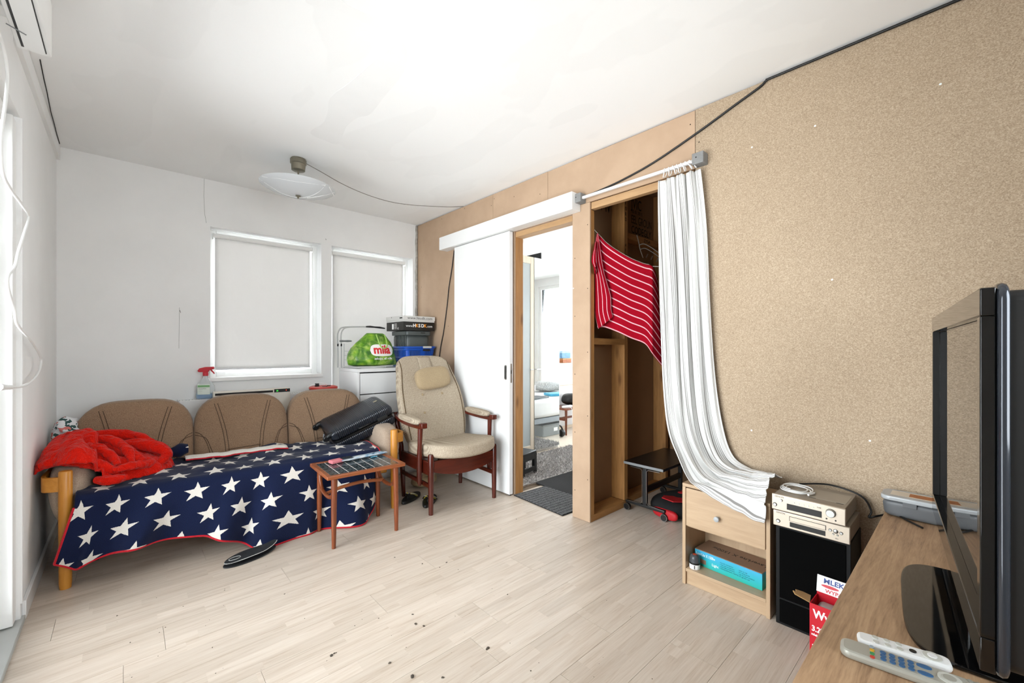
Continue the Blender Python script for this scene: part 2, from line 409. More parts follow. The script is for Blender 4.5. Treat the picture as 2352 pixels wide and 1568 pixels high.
def mat_blind():
    m = NT('blind_fabric'); v = m.coord(); c = C('#e6e5e3'); m.base(m.ramp(m.noise(v, 3, 4, .6, .6), [(.3, mul(c, .97)), (.7, c)])); m.set(.85, 0, .2)
    m.bump(m.noise(m.coord(scale=(1, 1, .5)), 9, 3, .5, 1.0), .35, .01)
    tr = m.n('ShaderNodeBsdfTranslucent'); tr.inputs[0].default_value = (.82, .80, .78, 1)
    mx = m.n('ShaderNodeMixShader'); mx.inputs[0].default_value = .23
    m.l(m.b.outputs[0], mx.inputs[1]); m.l(tr.outputs[0], mx.inputs[2]); m.l(mx.outputs[0], m.out.inputs[0]); return m.m
BLIND = mat_blind()
def blind(x0, x1, z0, z1, label):
    yb = .075
    e = tag(thing('roller_blind', ((x0 + x1) / 2, yb, z1)), label, 'blind', 'roller blinds in the window recesses'); q = Ve(e.location)
    def fn(u, v):
        x = x0 + .012 + (x1 - x0 - .024) * u; z = z1 - .03 - (z1 - .03 - z0) * v
        return Ve((x, yb + .012 + .004 * math.sin(7 * u + 2 * v) * v + .006 * fbm((u * 3, v * 4, x0)) * v, z)) - q
    surf('blind_fabric', BLIND, fn, 24, 30, e, .001)
    o = lathe('roller', PVC, [(0, 0), (.019, 0), (.019, x1 - x0), (0, x1 - x0)], (x0 - q.x, 0, -.02), e, 16, (0, R(90), 0))
    for xx in (x0 - .006, x1 + .002): b = box('bracket', PVC, xx, xx + .004, yb - .02, yb + .02, z1 - .05, z1 - .005); b.location -= q; b.parent = e
    b = box('bottom_bar', plain('blind_bar', '#d9d9da', .4), x0 + .012, x1 - .012, yb + .004, yb + .018, z0 - .012, z0 + .006, bev=.003); b.location -= q; b.parent = e
    tube('chain', PVC, [Ve((x1 + .006, yb - .015, z1 - .03)) - q, Ve((x1 + .006, yb - .015, z1 - .85)) - q, Ve((x1 + .016, yb - .012, z1 - .87)) - q, Ve((x1 + .024, yb - .012, z1 - .85)) - q, Ve((x1 + .02, yb - .012, z1 - .03)) - q], .0018, e, 6)
    return e
blind(-1.866, -1.092, 1.055, 2.190, 'lowered white roller blind in the window over the radiator')
blind(-.905, -.115, .62, 2.190, 'lowered white roller blind in the window behind the white dresser')
# left wall with the glazed patio door; the wall behind the camera with a window
Y0, Y1, ZT = -1.335, -3.60, 2.255
struct(boxes('wall_left', WHITE, [(WL - .25, WL, Y0, .27, 0, H), (WL - .25, WL, Y1, Y0, ZT, H), (WL - .25, WL, YF - .1, Y1, 0, H)]))
struct(boxes('wall_front', WHITE, [(WL, -2.0, YF - .1, YF, 0, H), (-2.0, -.9, YF - .1, YF, 0, .85), (-2.0, -.9, YF - .1, YF, 2.3, H), (-.9, 0, YF - .1, YF, 0, H)]))
e = struct(thing('window_3', (-1.45, YF - .05, .85)))
for n, m, a in (('frame_member', PVC, (-2.0, -1.94, 0, .05, .85, 2.3)), ('frame_member', PVC, (-.96, -.9, 0, .05, .85, 2.3)),
                ('frame_member', PVC, (-1.94, -.96, 0, .05, .85, .91)), ('frame_member', PVC, (-1.94, -.96, 0, .05, 2.24, 2.3)), ('pane', GLASS, (-1.94, -.96, .02, .03, .91, 2.24))):
    o = box(n, m, a[0], a[1], YF - .08 + a[2], YF - .08 + a[3], a[4], a[5]); o.location -= Ve(e.location); o.parent = e
e = struct(thing('door_1', (WL - .12, -2.5, 0))); q = Ve(e.location)
def pd(n, m, *a, bev=.003): o = box(n, m, *a, bev=bev); o.location -= q; o.parent = e
xg = WL - .10
pd('jamb', PVC, WL - .055, WL - .012, Y0 - .075, Y0 - .0005, .03, ZT - .02); pd('jamb', PVC, xg - .06, WL - .06, Y0 - .10, Y0 - .0005, .03, ZT - .02)
pd('jamb', PVC, xg - .06, xg + .03, Y1 + .0005, Y1 + .07, .03, ZT - .02)
pd('head', PVC, xg - .06, WL - .03, Y1 + .07, Y0 - .10, ZT - .09, ZT - .001)
for yy in (-2.45,): pd('stile', PVC, xg - .04, xg + .03, yy - .05, yy + .05, .06, ZT - .09)
for a, b in ((Y0 - .10, -2.40), (-2.50, Y1 + .07)): pd('pane', GLASS, xg - .006, xg + .002, b, a, .10, ZT - .09, bev=0)
pd('bottom_rail', PVC, xg - .04, xg + .03, Y1 + .07, Y0 - .10, .03, .10)
pd('threshold', plain('threshold_grey', '#b9bbb8', .5, var=.06), WL - .07, WL + .012, Y1 + .001, Y0 + .035, -.005, .022)
pd('outer_sill', PVC, xg - .15, WL - .072, Y1 + .001, Y0 - .001, -.005, .028)
struct(box('baseboard_left', LACQ, WL, WL + .014, Y0 + .035, -.001, .0005, .085, bev=.003))
# plastered reveal edge of the door opening
struct(box('trim_2', WHITE, WL, WL + .006, Y0 + .002, Y0 + .03, .088, ZT))
# ------------------------------------------------------------------ right wall: boards on a stud frame, doorway, closet
wr = struct(thing('wall_right', (0, -2.6, 0))); q = Ve(wr.location)
def wp(n, m, *a, bev=.0015): o = box(n, m, *a, bev=bev); o.location -= q; o.parent = wr; return o
T = .013; g = .0012
DY0, DY1, DZ = -1.605, -2.228, 2.205          # doorway
CY0, CY1, CZ = -2.385, -3.115, 2.235          # closet opening
wp('board', MDF, 0, T, -1.321, -.012, .002, 2.592)
wp('board', MDF, 0, T, -1.983 + g, -1.3235, DZ, 2.592); wp('board', MDF, 0, T, DY0, -1.3235, .002, DZ - g)
wp('board', MDF, 0, T, -3.128 + g, -1.983 - g, CZ + .022, 2.590); wp('board', MDF, 0, T, -2.228, -1.983 - g, DZ, CZ + .022 - g)
wp('board', MDF, 0, T, CY0, DY1, .002, CZ + .02)
wp('board', CHIP, 0, .016, YF, -3.129, .002, 2.592)
# screw heads
SC = plain('screw_head', '#3a3028', .4, .6); sme = None
for (yy, zz) in [(-1.30, 2.50), (-1.30, 2.3), (-1.34, 2.55), (-.5, 2.56), (-.9, 2.57), (-1.9, 2.44), (-1.6, 2.5), (-3.10, 2.52), (-3.15, 2.4)] + \
        [(-2.25, .2 + .42 * i) for i in range(5)] + [(-2.365, .3 + .45 * i) for i in range(5)] + [(-.10, .4 + .5 * i) for i in range(4)] + [(-.62, 1.45), (-.35, 1.2)]:
    if sme is None:
        o = lathe('screw', SC, [(0, .0008), (.0035, .0004), (.0045, -.002)], par=wr, n=8, rot=(0, R(-90), 0)); sme = o.data
    else: o = obj('screw', sme, wr, rot=(0, R(-90), 0))
    o.location = Ve((-.0002, yy, zz)) - q
SPK = plain('filler_dot', '#e6ebe8', .6); sm2 = None
for u, v in ((1727, 338), (1872, 289), (1911, 642), (1726, 988), (1998, 1012), (2160, 193), (1317, 662)):
    p = PX(u, v, -.0003)
    if sm2 is None: o = lathe('filler_dot', SPK, [(0, .001), (.004, .0005), (.005, -.001)], par=wr, n=8, rot=(0, R(-90), 0)); sm2 = o.data
    else: o = obj('filler_dot', sm2, wr, rot=(0, R(-90), 0))
    o.location = p - q
# doorway lining
wp('jamb', PINE, T + .001, .10, DY0, DY0 + .045, .001, DZ); wp('lintel', PINEY, T + .001, .10, DY1 + .012, DY0 - .001, DZ - .045, DZ - .001)
wp('lining', wood('dark_lining', '#5a3a1e', '#8a623a', 'Z', .6), T + .001, .10, DY1 - .014, DY1 - .0005, .001, DZ)
# masonry core behind the MDF boards, so the partition has depth
wp('core', WHITE, T + .002, .10, DY0 + .047, -.002, .002, H - .004, bev=0); wp('core', WHITE, T + .002, .10, DY1 + .002, DY0 + .047, DZ + .002, H - .004, bev=0)
wp('core', WHITE, .018, .10, YF - .1, -3.2135, .002, H - .001, bev=0)  # unseen backing behind the chipboard, added to block sky light leaking in
# closet far side: studs, plates, noggins and the back of the boards
YB = -2.252
HARD = plain('brown_hardboard', '#8c6c4d', .7, var=.12, vs=3)
wp('closet_board', HARD, T + .002, 1.22, YB, YB + .012, .002, 2.588, bev=0)
wp('stud', PINE, T + .001, .052, CY0 + .001, YB - .001, .046, CZ - .03)
wp('stud', PINE, .455, .50, -2.372, YB - .001, .046, 2.585); wp('stud', PINE, 1.105, 1.148, -2.372, YB - .001, .046, 2.585)
wp('sole_plate', PINEX, T + .001, .452, -2.385, YB - .001, .001, .045); wp('sole_plate', PINEX, .502, 1.20, -2.352, YB - .001, .001, .045)
wp('noggin', PINEX, .053, .454, -2.372, YB - .001, 1.255, 1.300); wp('noggin', PINEX, .501, 1.104, -2.345, YB - .001, 2.103, 2.150)
wp('head_plate', PINEY, T + .001, .055, CY1, CY0 - .001, CZ - .028, CZ + .02)
wp('closet_board', HARD, 1.205, 1.217, -3.30, YB - .001, .002, 2.588, bev=0); wp('closet_board', HARD, .018, 1.204, -3.212, -3.20, .002, 2.588, bev=0)
wp('closet_board', HARD, .001 + T, 1.22, -3.30, YB + .011, 2.5885, 2.598, bev=0)
wp('joist', PINEX, .10, 1.20, -2.62, -2.57, 2.50, 2.588); wp('joist', PINEX, .10, 1.20, -3.0, -2.95, 2.50, 2.588)
wp('stud', PINE, 1.15, 1.203, -2.60, -2.55, .002, 2.499); wp('stud', PINE, 1.15, 1.203, -3.0, -2.95, .002, 2.499)
# marker-pen writing on the closet boards and timbers
MK = plain('marker_pen', '#20140a', .8, var=.02)
def wr_text(s, size, p, ex, ey, sx=1.0):
    o = text('lettering', MK, s, size, frame(p, ex, ey), None, .0004, sx=sx); o.location -= q; o.parent = wr
ex, ey = (1, 0, 0), (0, 0, 1)
wr_text('JVIC', .125, (.745, YB - .0006, 2.415), ex, ey, .72); wr_text('05 01 2015', .042, (.75, YB - .0006, 2.375), ex, ey, .9)
wr_text('EEL GROUN', .10, (.742, YB - .0006, 2.288), ex, ey, .62); wr_text('CODEGLY', .09, (.745, YB - .0006, 2.205), ex, ey, .78)
wr_text('W IV', .12, (.26, YB - .0006, 2.30), ex, ey, .7); wr_text('ZYSA', .040, (.785, -2.3457, 2.112), ex, ey, 1.1)
for i, ch in enumerate('FORD'): wr_text(ch, .040, (.462, -2.3727, 2.345 - .042 * i), ex, ey, .8)
for i, ch in enumerate('AFG'): wr_text(ch, .036, (.462, -2.3727, 2.02 - .042 * i), ex, ey, .8)
# plaster crust in the corner between back wall and board
bm = bmesh.new(); random.seed(3)
pts = [Ve((-.012 + .008 * fbm((0, 0, z * 9)), -.010 + .004 * fbm((3, 0, z * 7)), z)) for z in [0.02 + 2.57 * i / 60 for i in range(61)]]
bm_tube(bm, pts, [.011 + .006 * abs(fbm((7, 1, i * .6))) for i in range(61)], 7)
tr = struct(obj('trim_3', new_mesh('trim_3', bm, plain('plaster_crust', '#a9a39b', .9, var=.2, vs=40, bump=.5), True)))
# sliding door hung in front of the wall, with pelmet
e = struct(thing('door_2', (-.05, -1.2, 0))); q2 = Ve(e.location)
def sd(n, m, *a, bev=.003): o = box(n, m, *a, bev=bev); o.location -= q2; o.parent = e; return o
sd('door_leaf', LACQ, -.060, -.020, -1.607, -.812, .012, 2.20)
sd('pelmet', LACQ, -.095, -.001, -2.302, -.60, 2.205, 2.33)
hd = prism('pull_handle', CHROME, rrect(.030, .125, .0149, 8), .003, face_x(-.0605, -1.562, 1.025)); hd.location -= q2; hd.parent = e
h2 = prism('pull_recess', plain('handle_recess', '#55585a', .4, .8), rrect(.018, .108, .0089, 8), .0008, face_x(-.0636, -1.562, 1.025)); h2.location -= q2; h2.parent = e
lk = prism('lock_plate', CHROME, rrect(.014, .16, .006, 5), .0015, face_y(-.040, -1.6072, 1.02)); lk.location -= q2; lk.parent = e
kh = prism('keyhole', INK, rrect(.008, .03, .0039, 5), .0006, face_y(-.040, -1.6088, 1.03)); kh.location -= q2; kh.parent = e
sd('floor_guide', BLACK, -.046, -.034, -1.60, -1.57, .0005, .014)
# ------------------------------------------------------------------ the bedroom seen through the doorway
NB, EB, SB = .30, 3.70, -3.32
struct(box('ceiling_bedroom', CEIL, .07, EB + .2, SB - .1, NB + .1, H, H + .1))
struct(box('wall_bedroom_back', WHITE, .06, EB + .2, NB, NB + .1, 0, H))
struct(box('wall_bedroom_front', WHITE, 1.23, EB + .2, SB - .1, SB, 0, H))
BY0, BY1, BZ0, BZ1 = -3.2, .2, .2, 2.45
struct(boxes('wall_bedroom_right', WHITE, [(EB, EB + .12, SB, BY0, 0, H), (EB, EB + .12, BY1, NB, 0, H), (EB, EB + .12, BY0, BY1, 0, BZ0), (EB, EB + .12, BY0, BY1, BZ1, H)]))
e = struct(thing('window_4', (EB + .06, -1.5, BZ0)))  # unseen window, added and widened across the wall to brighten the bedroom
for a in ((BY0, BY0 + .06, BZ0, BZ1), (BY1 - .06, BY1, BZ0, BZ1), (-1.53, -1.47, BZ0, BZ1), (BY0 + .06, BY1 - .06, BZ0, BZ0 + .06), (BY0 + .06, BY1 - .06, BZ1 - .06, BZ1)):
    o = box('frame_member', PVC, EB + .04, EB + .09, *a); o.location -= Ve(e.location); o.parent = e
for a in ((BY0 + .06, -1.53), (-1.47, BY1 - .06)): o = box('pane', GLASS, EB + .06, EB + .066, a[0], a[1], BZ0 + .06, BZ1 - .06); o.location -= Ve(e.location); o.parent = e
fb = struct(boxes('floor_bedroom', wood('pale_laminate', '#d6c8b6', '#e4d8c8', 'X', .4, .6), [(.101, EB, -1.50, NB, -.009, .0004), (1.252, EB, SB, -1.50, -.009, .0004)]))
MIR = NT('mirror'); MIR.base((.9, .93, .93)); MIR.set(.01, 1.0); MIR = MIR.m
FROST = plain('frosted_glass', '#b9c2c3', .22, var=.02, spec=.6)
BIRCH = wood('birch_veneer', '#e0d2bd', '#e9dcc8', 'Z', .45, .5)
YW = -.745
w_ = tag(thing('wardrobe', (1.08, -.45, 0)), 'tall wardrobe with a frosted glass door and a mirror door in the bedroom', 'wardrobe'); q = Ve(w_.location)
def wa(n, m, *a, par=None, bev=.002):
    o = box(n, m, *a, bev=bev); o.location -= q; o.parent = w_
    if par: o.parent = par; o.location -= par.location
    return o
wa('body', LACQ, .60, 1.552, YW + .024, -.16, .001, 2.285)
d1 = wa('glass_door', BIRCH, .655, .70, YW, YW + .02, .03, 2.285)
for a in ((1.052, 1.105, YW, YW + .02, .03, 2.285), (.7005, 1.0515, YW, YW + .02, .03, .10), (.7005, 1.0515, YW, YW + .02, 2.205, 2.285)): wa('door_rail', BIRCH, *a, par=d1)
wa('pane', FROST, .7005, 1.0515, YW + .007, YW + .013, .1005, 2.2045, par=d1, bev=0)
wa('handle', CHROME, 1.03, 1.085, YW - .022, YW - .012, .975, .985, par=d1)
d2 = wa('mirror_door', MIR, 1.112, 1.550, YW - .002, YW + .02, .03, 2.285, bev=.0015)
wa('handle', CHROME, 1.13, 1.20, YW - .022, YW - .012, .975, .985, par=d2)
t = tag(thing('storage_tray', (1.12, -.5, 2.286)), 'black and white open tray on top of the wardrobe', 'tray')
for n, m, a in (('side_panel', BLACK, (-.20, -.19, -.16, .16, .001, .10)), ('side_panel', BLACK, (.19, .20, -.16, .16, .001, .10)), ('back_panel', LACQ, (-.189, .189, .15, .16, .001, .10)), ('base', BLACK, (-.189, .189, -.16, .149, .001, .012)), ('rim', BLACK, (-.189, .189, .151, .161, .101, .108))): box(n, m, *a, par=t)
tag(tube('hanging_cord', CREAM, [PY(1209, 534, -1.2), PY(1200, 560, -1.2), PY(1186, 594, -1.2)], .004, n=6), 'thin pale cord hanging inside the bedroom doorway', 'cord')
# shag rug, mats
SHAG = NT('shag_pile'); v = SHAG.coord(); SHAG.base(SHAG.ramp(SHAG.noise(v, 55, 3, .7), [(.3, C('#6f6c6b')), (.5, C('#a9a5a2')), (.72, C('#dad6d2'))])); SHAG.set(.95, 0, .1); SHAG = SHAG.m
rg = tag(thing('shag_rug', (.93, -1.145, .001)), 'grey shaggy rug on the bedroom floor in front of the wardrobe', 'rug')
box('backing', SHAG, -.80, .80, -.36, .36, 0, .008, par=rg)
bm = bmesh.new(); random.seed(5)
for i in range(5200):
    x, y = random.uniform(-.79, .79), random.uniform(-.355, .355); a = random.uniform(0, 6.28); L = random.uniform(.015, .034); dx, dy = L * .8 * math.cos(a), L * .8 * math.sin(a); r = .0035
    b = [bm.verts.new((x + r * math.cos(a + k * 2.094), y + r * math.sin(a + k * 2.094), .007)) for k in range(3)]; tp = bm.verts.new((x + dx, y + dy, .007 + L))
    for k in range(3): bm.faces.new((b[k], b[(k + 1) % 3], tp))
o = obj('pile', new_mesh('pile', bm, SHAG), rg); o['kind'] = 'stuff'
MAT1 = plain('black_carpet', '#1d1c1c', .95, var=.35, vs=90, bump=.6, bs=300)
o = tag(prism('floor_mat', MAT1, rrect(.66, .46, .03, 4), .009, Mx.Translation((.665, -1.745, .001))), 'plain black floor mat just inside the bedroom', 'mat')
RIB = NT('ribbed_mat'); x, y, z = RIB.sep(RIB.coord()); 
RIB.base(RIB.ramp(RIB.math('ADD', RIB.math('MULTIPLY', RIB.math('SINE', RIB.math('MULTIPLY', y, 620.0)), .22), RIB.noise(RIB.coord(), 160, 2)), [(.3, C('#2b2b2c')), (.75, C('#8b8b8c'))])); RIB.set(.95, 0, .1); RIB = RIB.m
dm = thing('door_mat', (.165, -1.905, .001), R(-3), 'grey ribbed door mat lying in the bedroom doorway', 'mat')
prism('backing', BLACK, rrect(.40, .565, .008, 3), .004, par=dm)
bm = bmesh.new()
for i in range(40): bm_box(bm, -.196, .196, -.277 + i * .0138, -.277 + i * .0138 + .0095, .004, .0085)
o = obj('ribs', new_mesh('ribs', bm, RIB), dm); o['kind'] = 'stuff'
# folding step stool
st = thing('step_stool', (.43, -1.25, .012), R(12), 'black plastic folding step stool beside the wardrobe', 'stool')
box('top', BLACK, -.12, .12, -.09, .09, .195, .22, par=st, bev=.006)
def side(y0, lean):
    bm = bmesh.new()
    for a in ((-.125, -.085), (.085, .125)): bm_box(bm, a[0], a[1], -.006, .006, 0, .195)
    bm_box(bm, -.084, .084, -.006, .006, .14, .195); bm_box(bm, -.084, .084, -.006, .006, .03, .07)
    return obj('leg_panel', new_mesh('leg_panel', bm, BLACK), st, (0, y0, 0), (0, 0, 0))
side(-.082, 1); side(.082, -1)
for s in (-1, 1):
    bm = bmesh.new(); x0 = s * .118
    bm_box(bm, x0 - .006, x0 + .006, -.075, -.04, .02, .13); bm_box(bm, x0 - .006, x0 + .006, .04, .075, .02, .13); bm_box(bm, x0 - .006, x0 + .006, -.075, .075, .13, .195)
    bmesh.ops.remove_doubles(bm, verts=bm.verts, dist=1e-5)
    obj('side_web', new_mesh('side_web', bm, BLACK), st)
# bed, seen in the mirror
SHEET = fabric('white_sheet', '#e6e4e2', '#f2f1ef', 500, .9, .2)
GREYFAB = fabric('grey_bedding', '#a9a9a8', '#dcdcda', 60, .9, .4)
bd = thing('bed', (2.42, -1.73, 0), 0, 'white-sheeted bed reflected in the wardrobe mirror', 'bed')
box('mattress', SHEET, -1.02, 1.02, -.51, .51, .28, .52, par=bd, bev=.05, seg=4)
box('bed_base', plain('bed_grey', '#9ea3a8', .8), -1.0, 1.0, -.49, .49, .2, .275, par=bd, bev=.01)
for sx in (-1, 1):
    for sy in (-1, 1): lathe('leg', BLACK, [(0, 0), (.02, 0), (.028, .2), (0, .2)], (sx * .92, sy * .42, 0), bd, 12)
for i, (x, y, rz, m) in enumerate(((3.12, -1.55, 80, GREYFAB), (2.72, -2.02, 4, GREYFAB), (2.08, -2.02, -6, SHEET))):
    tag(cushion('pillow', m, .55, .38, .16, Mx.Translation((x, y, .608)) @ Mx.Rotation(R(rz), 4, 'Z'), None, 2.6, 8, lambda c, q_: c + Ve((0, 0, .015 * fbm(c * 9)))),
        ('crumpled grey pillow at the far end of the bed', 'grey pillow lying along the back edge of the bed', 'white pillow lying across the bed')[i], 'pillow', 'pillows on the bed')
bk = thing('flat_box', (2.35, -1.5, .524), R(20), 'blue and white flat box lying on the bed', 'box'); box('lid', plain('sky_blue_card', '#4aa7c9', .5), -.16, .10, -.11, .11, .0, .035, par=bk, bev=.002); box('end_panel', LACQ, .1005, .17, -.11, .11, 0, .035, par=bk, bev=.002)
lp = thing('laptop', (1.85, -1.45, .523), R(-8), 'closed dark laptop on the white sheet', 'laptop'); box('base', GREY, -.17, .17, -.115, .115, 0, .010, par=lp, bev=.003); box('lid', BLACK, -.17, .17, -.115, .115, .0105, .018, par=lp, bev=.003)
CLEAR = NT('clear_box'); CLEAR.base(C('#b7bcbd')); CLEAR.set(.25); CLEAR.b.inputs['Alpha'].default_value = .45; CLEAR = CLEAR.m
sb = thing('storage_box', (2.06, -1.43, .001), 0, 'clear plastic storage box pushed under the bed', 'box')
box('tub', CLEAR, -.24, .24, -.15, .15, 0, .15, par=sb, bev=.012); box('lid', CLEAR, -.25, .25, -.16, .16, .151, .165, par=sb, bev=.005); box('paper_label', WHITEINK, -.02, .06, -.151, -.1505, .06, .11, par=sb).location.y = .1512
# low table with bag, dresser with boxes behind it
TEAK = wood('teak', '#5b2c17', '#854627', 'Z', .35, .6)
lt = thing('low_table', (2.42, -.20, 0), 0, 'low brown wooden table beside the wardrobe mirror', 'table')
box('top', TEAK, -.30, .30, -.17, .17, .355, .38, par=lt, bev=.004)
for sx in (-1, 1):
    for sy in (-1, 1): lathe('leg', TEAK, [(0, 0), (.013, 0), (.02, .355), (0, .355)], (sx * .25, sy * .13, 0), lt, 10)
    box('side_rail', TEAK, sx * .25 - .012, sx * .25 + .012, -.11, .11, .20, .24, par=lt, bev=.006)
box('long_rail', TEAK, -.23, .23, -.015, .015, .205, .235, par=lt, bev=.006)
tag(cushion('shoulder_bag', BLACK, .36, .24, .17, Mx.Translation((2.50, -.17, .470)), None, 2.8, 8, lambda c, q_: c + Ve((0, 0, .012 * fbm(c * 12)))), 'soft black bag on the low brown table', 'bag')
ps = thing('power_strip', (2.24, -.29, .381), R(0), 'white power strip on the corner of the low brown table', 'power strip'); box('body', WHITEP, -.09, .09, -.025, .025, 0, .03, par=ps, bev=.006); tube('cord', WHITEP, [(-.09, 0, .015), (-.11, -.02, .017), (-.09, -.06, .017), (-.03, -.09, .012), (-.03, -.115, -.03), (-.03, -.12, -.2)], .004, ps, 6, sm=5)
hp = thing('black_headset', (1.98, -.36, 0), 0, 'black rounded gadget lying on the bedroom floor', 'gadget')
for s in (-1, 1): lathe('ear_pad', BLACK, [(0, -.03), (.045, -.03), (.055, 0), (.045, .03), (0, .03)], (s * .06, 0, .056), hp, 14, (0, R(90), 0))
tube('band', BLACK, [(-.09, 0, .06), (-.07, .02, .14), (0, .03, .165), (.07, .02, .14), (.09, 0, .06)], .012, hp, 8, sm=5)
dr = thing('bedroom_dresser', (2.85, .14, 0), 0, 'pale dresser standing against the far bedroom wall', 'dresser'); box('body', BIRCH, -.5, .5, -.13, .14, 0.0005, 1.0, par=dr, bev=.003)
for i in range(3): box('drawer', LACQ, -.48, .48, -.146, -.131, .05 + i * .31, .345 + i * .31, par=dr, bev=.002)
for i, (x, z0, hh, c, l) in enumerate(((2.62, 1.001, .07, '#b0683c', 'small orange tin on the bedroom dresser'), (2.60, 1.072, .11, '#6f9fc4', 'blue card box stacked on the orange tin'))):
    bx = thing('keepsake_box', (x, .10, z0), 0, l, 'box'); box('body', plain('box_card_%d' % i, c, .6, var=.2, vs=20), -.10, .10, -.07, .07, 0, hh * .7, par=bx, bev=.003); box('lid', plain('box_lid_%d' % i, ('#c9925f', '#a9cbe0')[i], .6, var=.2, vs=20), -.103, .103, -.073, .073, hh * .7 + .0005, hh, par=bx, bev=.003)
# ------------------------------------------------------------------ sofa
SOFAB = fabric('sofa_velour', '#806550', '#a58a70', 330, .95, .5, .12)
SOLIGHT = fabric('sofa_velour_pale', '#9d8876', '#bdaa96', 330, .95, .5, .1)
SEAM = plain('dark_seam', '#4a3729', .9)
BEECH = wood('beech_stain', '#b9751f', '#d3933c', 'Z', .35, .7)
BEECHY = wood('beech_band', '#b9751f', '#d3933c', 'Y', .35, .7)
SA = math.atan2(-.124, 1.756)
sofa = thing('sofa', (-1.756, -1.124, 0), SA, 'three-seat brown velour sofa with orange-stained wooden posts under the window', 'sofa')
HW = .880
for s in (-1, 1):
    zt = .60
    bm = bmesh.new(); n = 20
    rings = [(0, 0, .026), (0, .02, .029), (0, zt - .012, .031), (0, zt, .028)]
    lathe('post', BEECH, [(0, 0), (.022, 0), (.0245, .03), (.0265, .35), (.0265, zt - .006), (.023, zt), (0, zt + .004)], (s * HW, 0, 0), sofa, 20)
    lathe('leg', BEECH, [(0, 0), (.025, 0), (.03, .30), (0, .30)], (s * HW, .66, 0), sofa, 16)
    # wooden band that wraps round the outside of the arm
    pts = [(s * HW, 0, .535), (s * (HW + .055), .012, .535), (s * (HW + .085), .05, .535), (s * (HW + .09), .2, .535), (s * (HW + .09), .5, .535), (s * (HW + .07), .66, .535), (s * HW, .68, .535)]
    P = smooth_path(pts, 5); bm = bmesh.new(); rows = []
    for i, p in enumerate(P):
        t = (P[min(i + 1, len(P) - 1)] - P[max(i - 1, 0)]).normalized(); nn = Ve((t.y, -t.x, 0))
        rows.append([bm.verts.new(p + nn * a + Ve((0, 0, b))) for a, b in ((-.009, -.036), (.009, -.036), (.009, .036), (-.009, .036))])
    for A, B_ in zip(rows, rows[1:]):
        for k in range(4): bm.faces.new((A[k], A[(k + 1) % 4], B_[(k + 1) % 4], B_[k]))
    bm.faces.new(rows[0][::-1]); bm.faces.new(rows[-1]); bmesh.ops.recalc_face_normals(bm, faces=bm.faces)
    me = new_mesh('arm_band', bm, BEECHY, True); me.set_sharp_from_angle(angle=R(50)); obj('arm_band', me, sofa)
    # padded arm: D-shaped section, flat inside, bulging and tapering down outside
    def arm(c, q_, s=s):
        x, y, z = c; f = (z + .17) / .34
        wx = .55 + .45 * min(1, max(0, f * 2.0)) ** .6
        xx = x * wx
        if x * s < 0: xx = x * (.75 + .25 * wx)
        return Ve((xx - s * (1 - wx) * .035, y, z))
    cushion('arm_pad', SOLIGHT, .180, .66, .345, Mx.Translation((s * (HW - .004), .352, .450)), sofa, 4.0, 10, arm)
box('seat_frame', BEECH, -HW + .03, HW - .03, .06, .64, .26, .31, par=sofa, bev=.01)
for i in range(3):
    w3 = (2 * HW - .17) / 3
    cushion('seat_cushion', SOFAB, w3 - .006, .62, .155, Mx.Translation((-HW + .085 + w3 * (i + .5), .33, .387)), sofa, 5, 8)
# back cushions: arched outline with double seams
CW = .595
def backc(i, cx, wdt):
    ang = R(12)
    def warp(c, q_):
        x, y, z = c; u = x / (wdt / 2); f = (z + .29) / .58
        top = .095 * abs(u) ** 3.8
        zz = z - top * max(0, f) ** 1.5
        yy = y + .03 * (1 - u * u) * (-.4 if y < 0 else .2) + .012 * abs(u) ** 4 * (1 if y < 0 else 0)
        return Ve((x, yy + math.tan(ang) * (zz + .29), zz))
    bc = cushion('back_cushion', SOFAB, wdt, .15, .60, Mx.Translation((cx, .55, .580)), sofa, 6, 14, warp)
    # seam lines laid on the front face by casting onto the cushion
    bpy.context.view_layer.update()
    dg = bpy.context.evaluated_depsgraph_get(); 
    def hit(x, z):
        ok, p, n_, f_ = bc.ray_cast(Ve((x, -.6, z)), Ve((0, 1, 0)))
        return (p + Ve((0, -.0006, 0))) if ok else None
    h = wdt / 2
    seams = []
    for s in (-1, 1):
        for d in (0, .020):
            seams.append([(s * (.60 * h - d), .26 - .01), (s * (.50 * h - d), .14), (s * (.42 * h - d), .02), (s * (.38 * h - d), -.12), (s * (.38 * h - d), -.27)])
            seams.append([(s * (.97 * h), .06 - d), (s * (.85 * h - d), .04 - d), (s * (.74 * h - d * .7), -.03 - d * .5), (s * (.68 * h - d), -.13), (s * (.67 * h - d), -.27)])
    seams.append([(-.35 * h, -.075), (0, -.07), (.35 * h, -.066)])
    for sm_ in seams:
        pp = [hit(p.x, p.z) for p in smooth_path([(a, 0, b) for a, b in sm_], 6)]
        pp = [p for p in pp if p is not None]
        if len(pp) > 3: tube('seam', SEAM, pp, .0021, bc, 5)
    return bc
for i in range(3): backc(i, (-.640, -.045, .548)[i], (.600, .592, .592)[i])

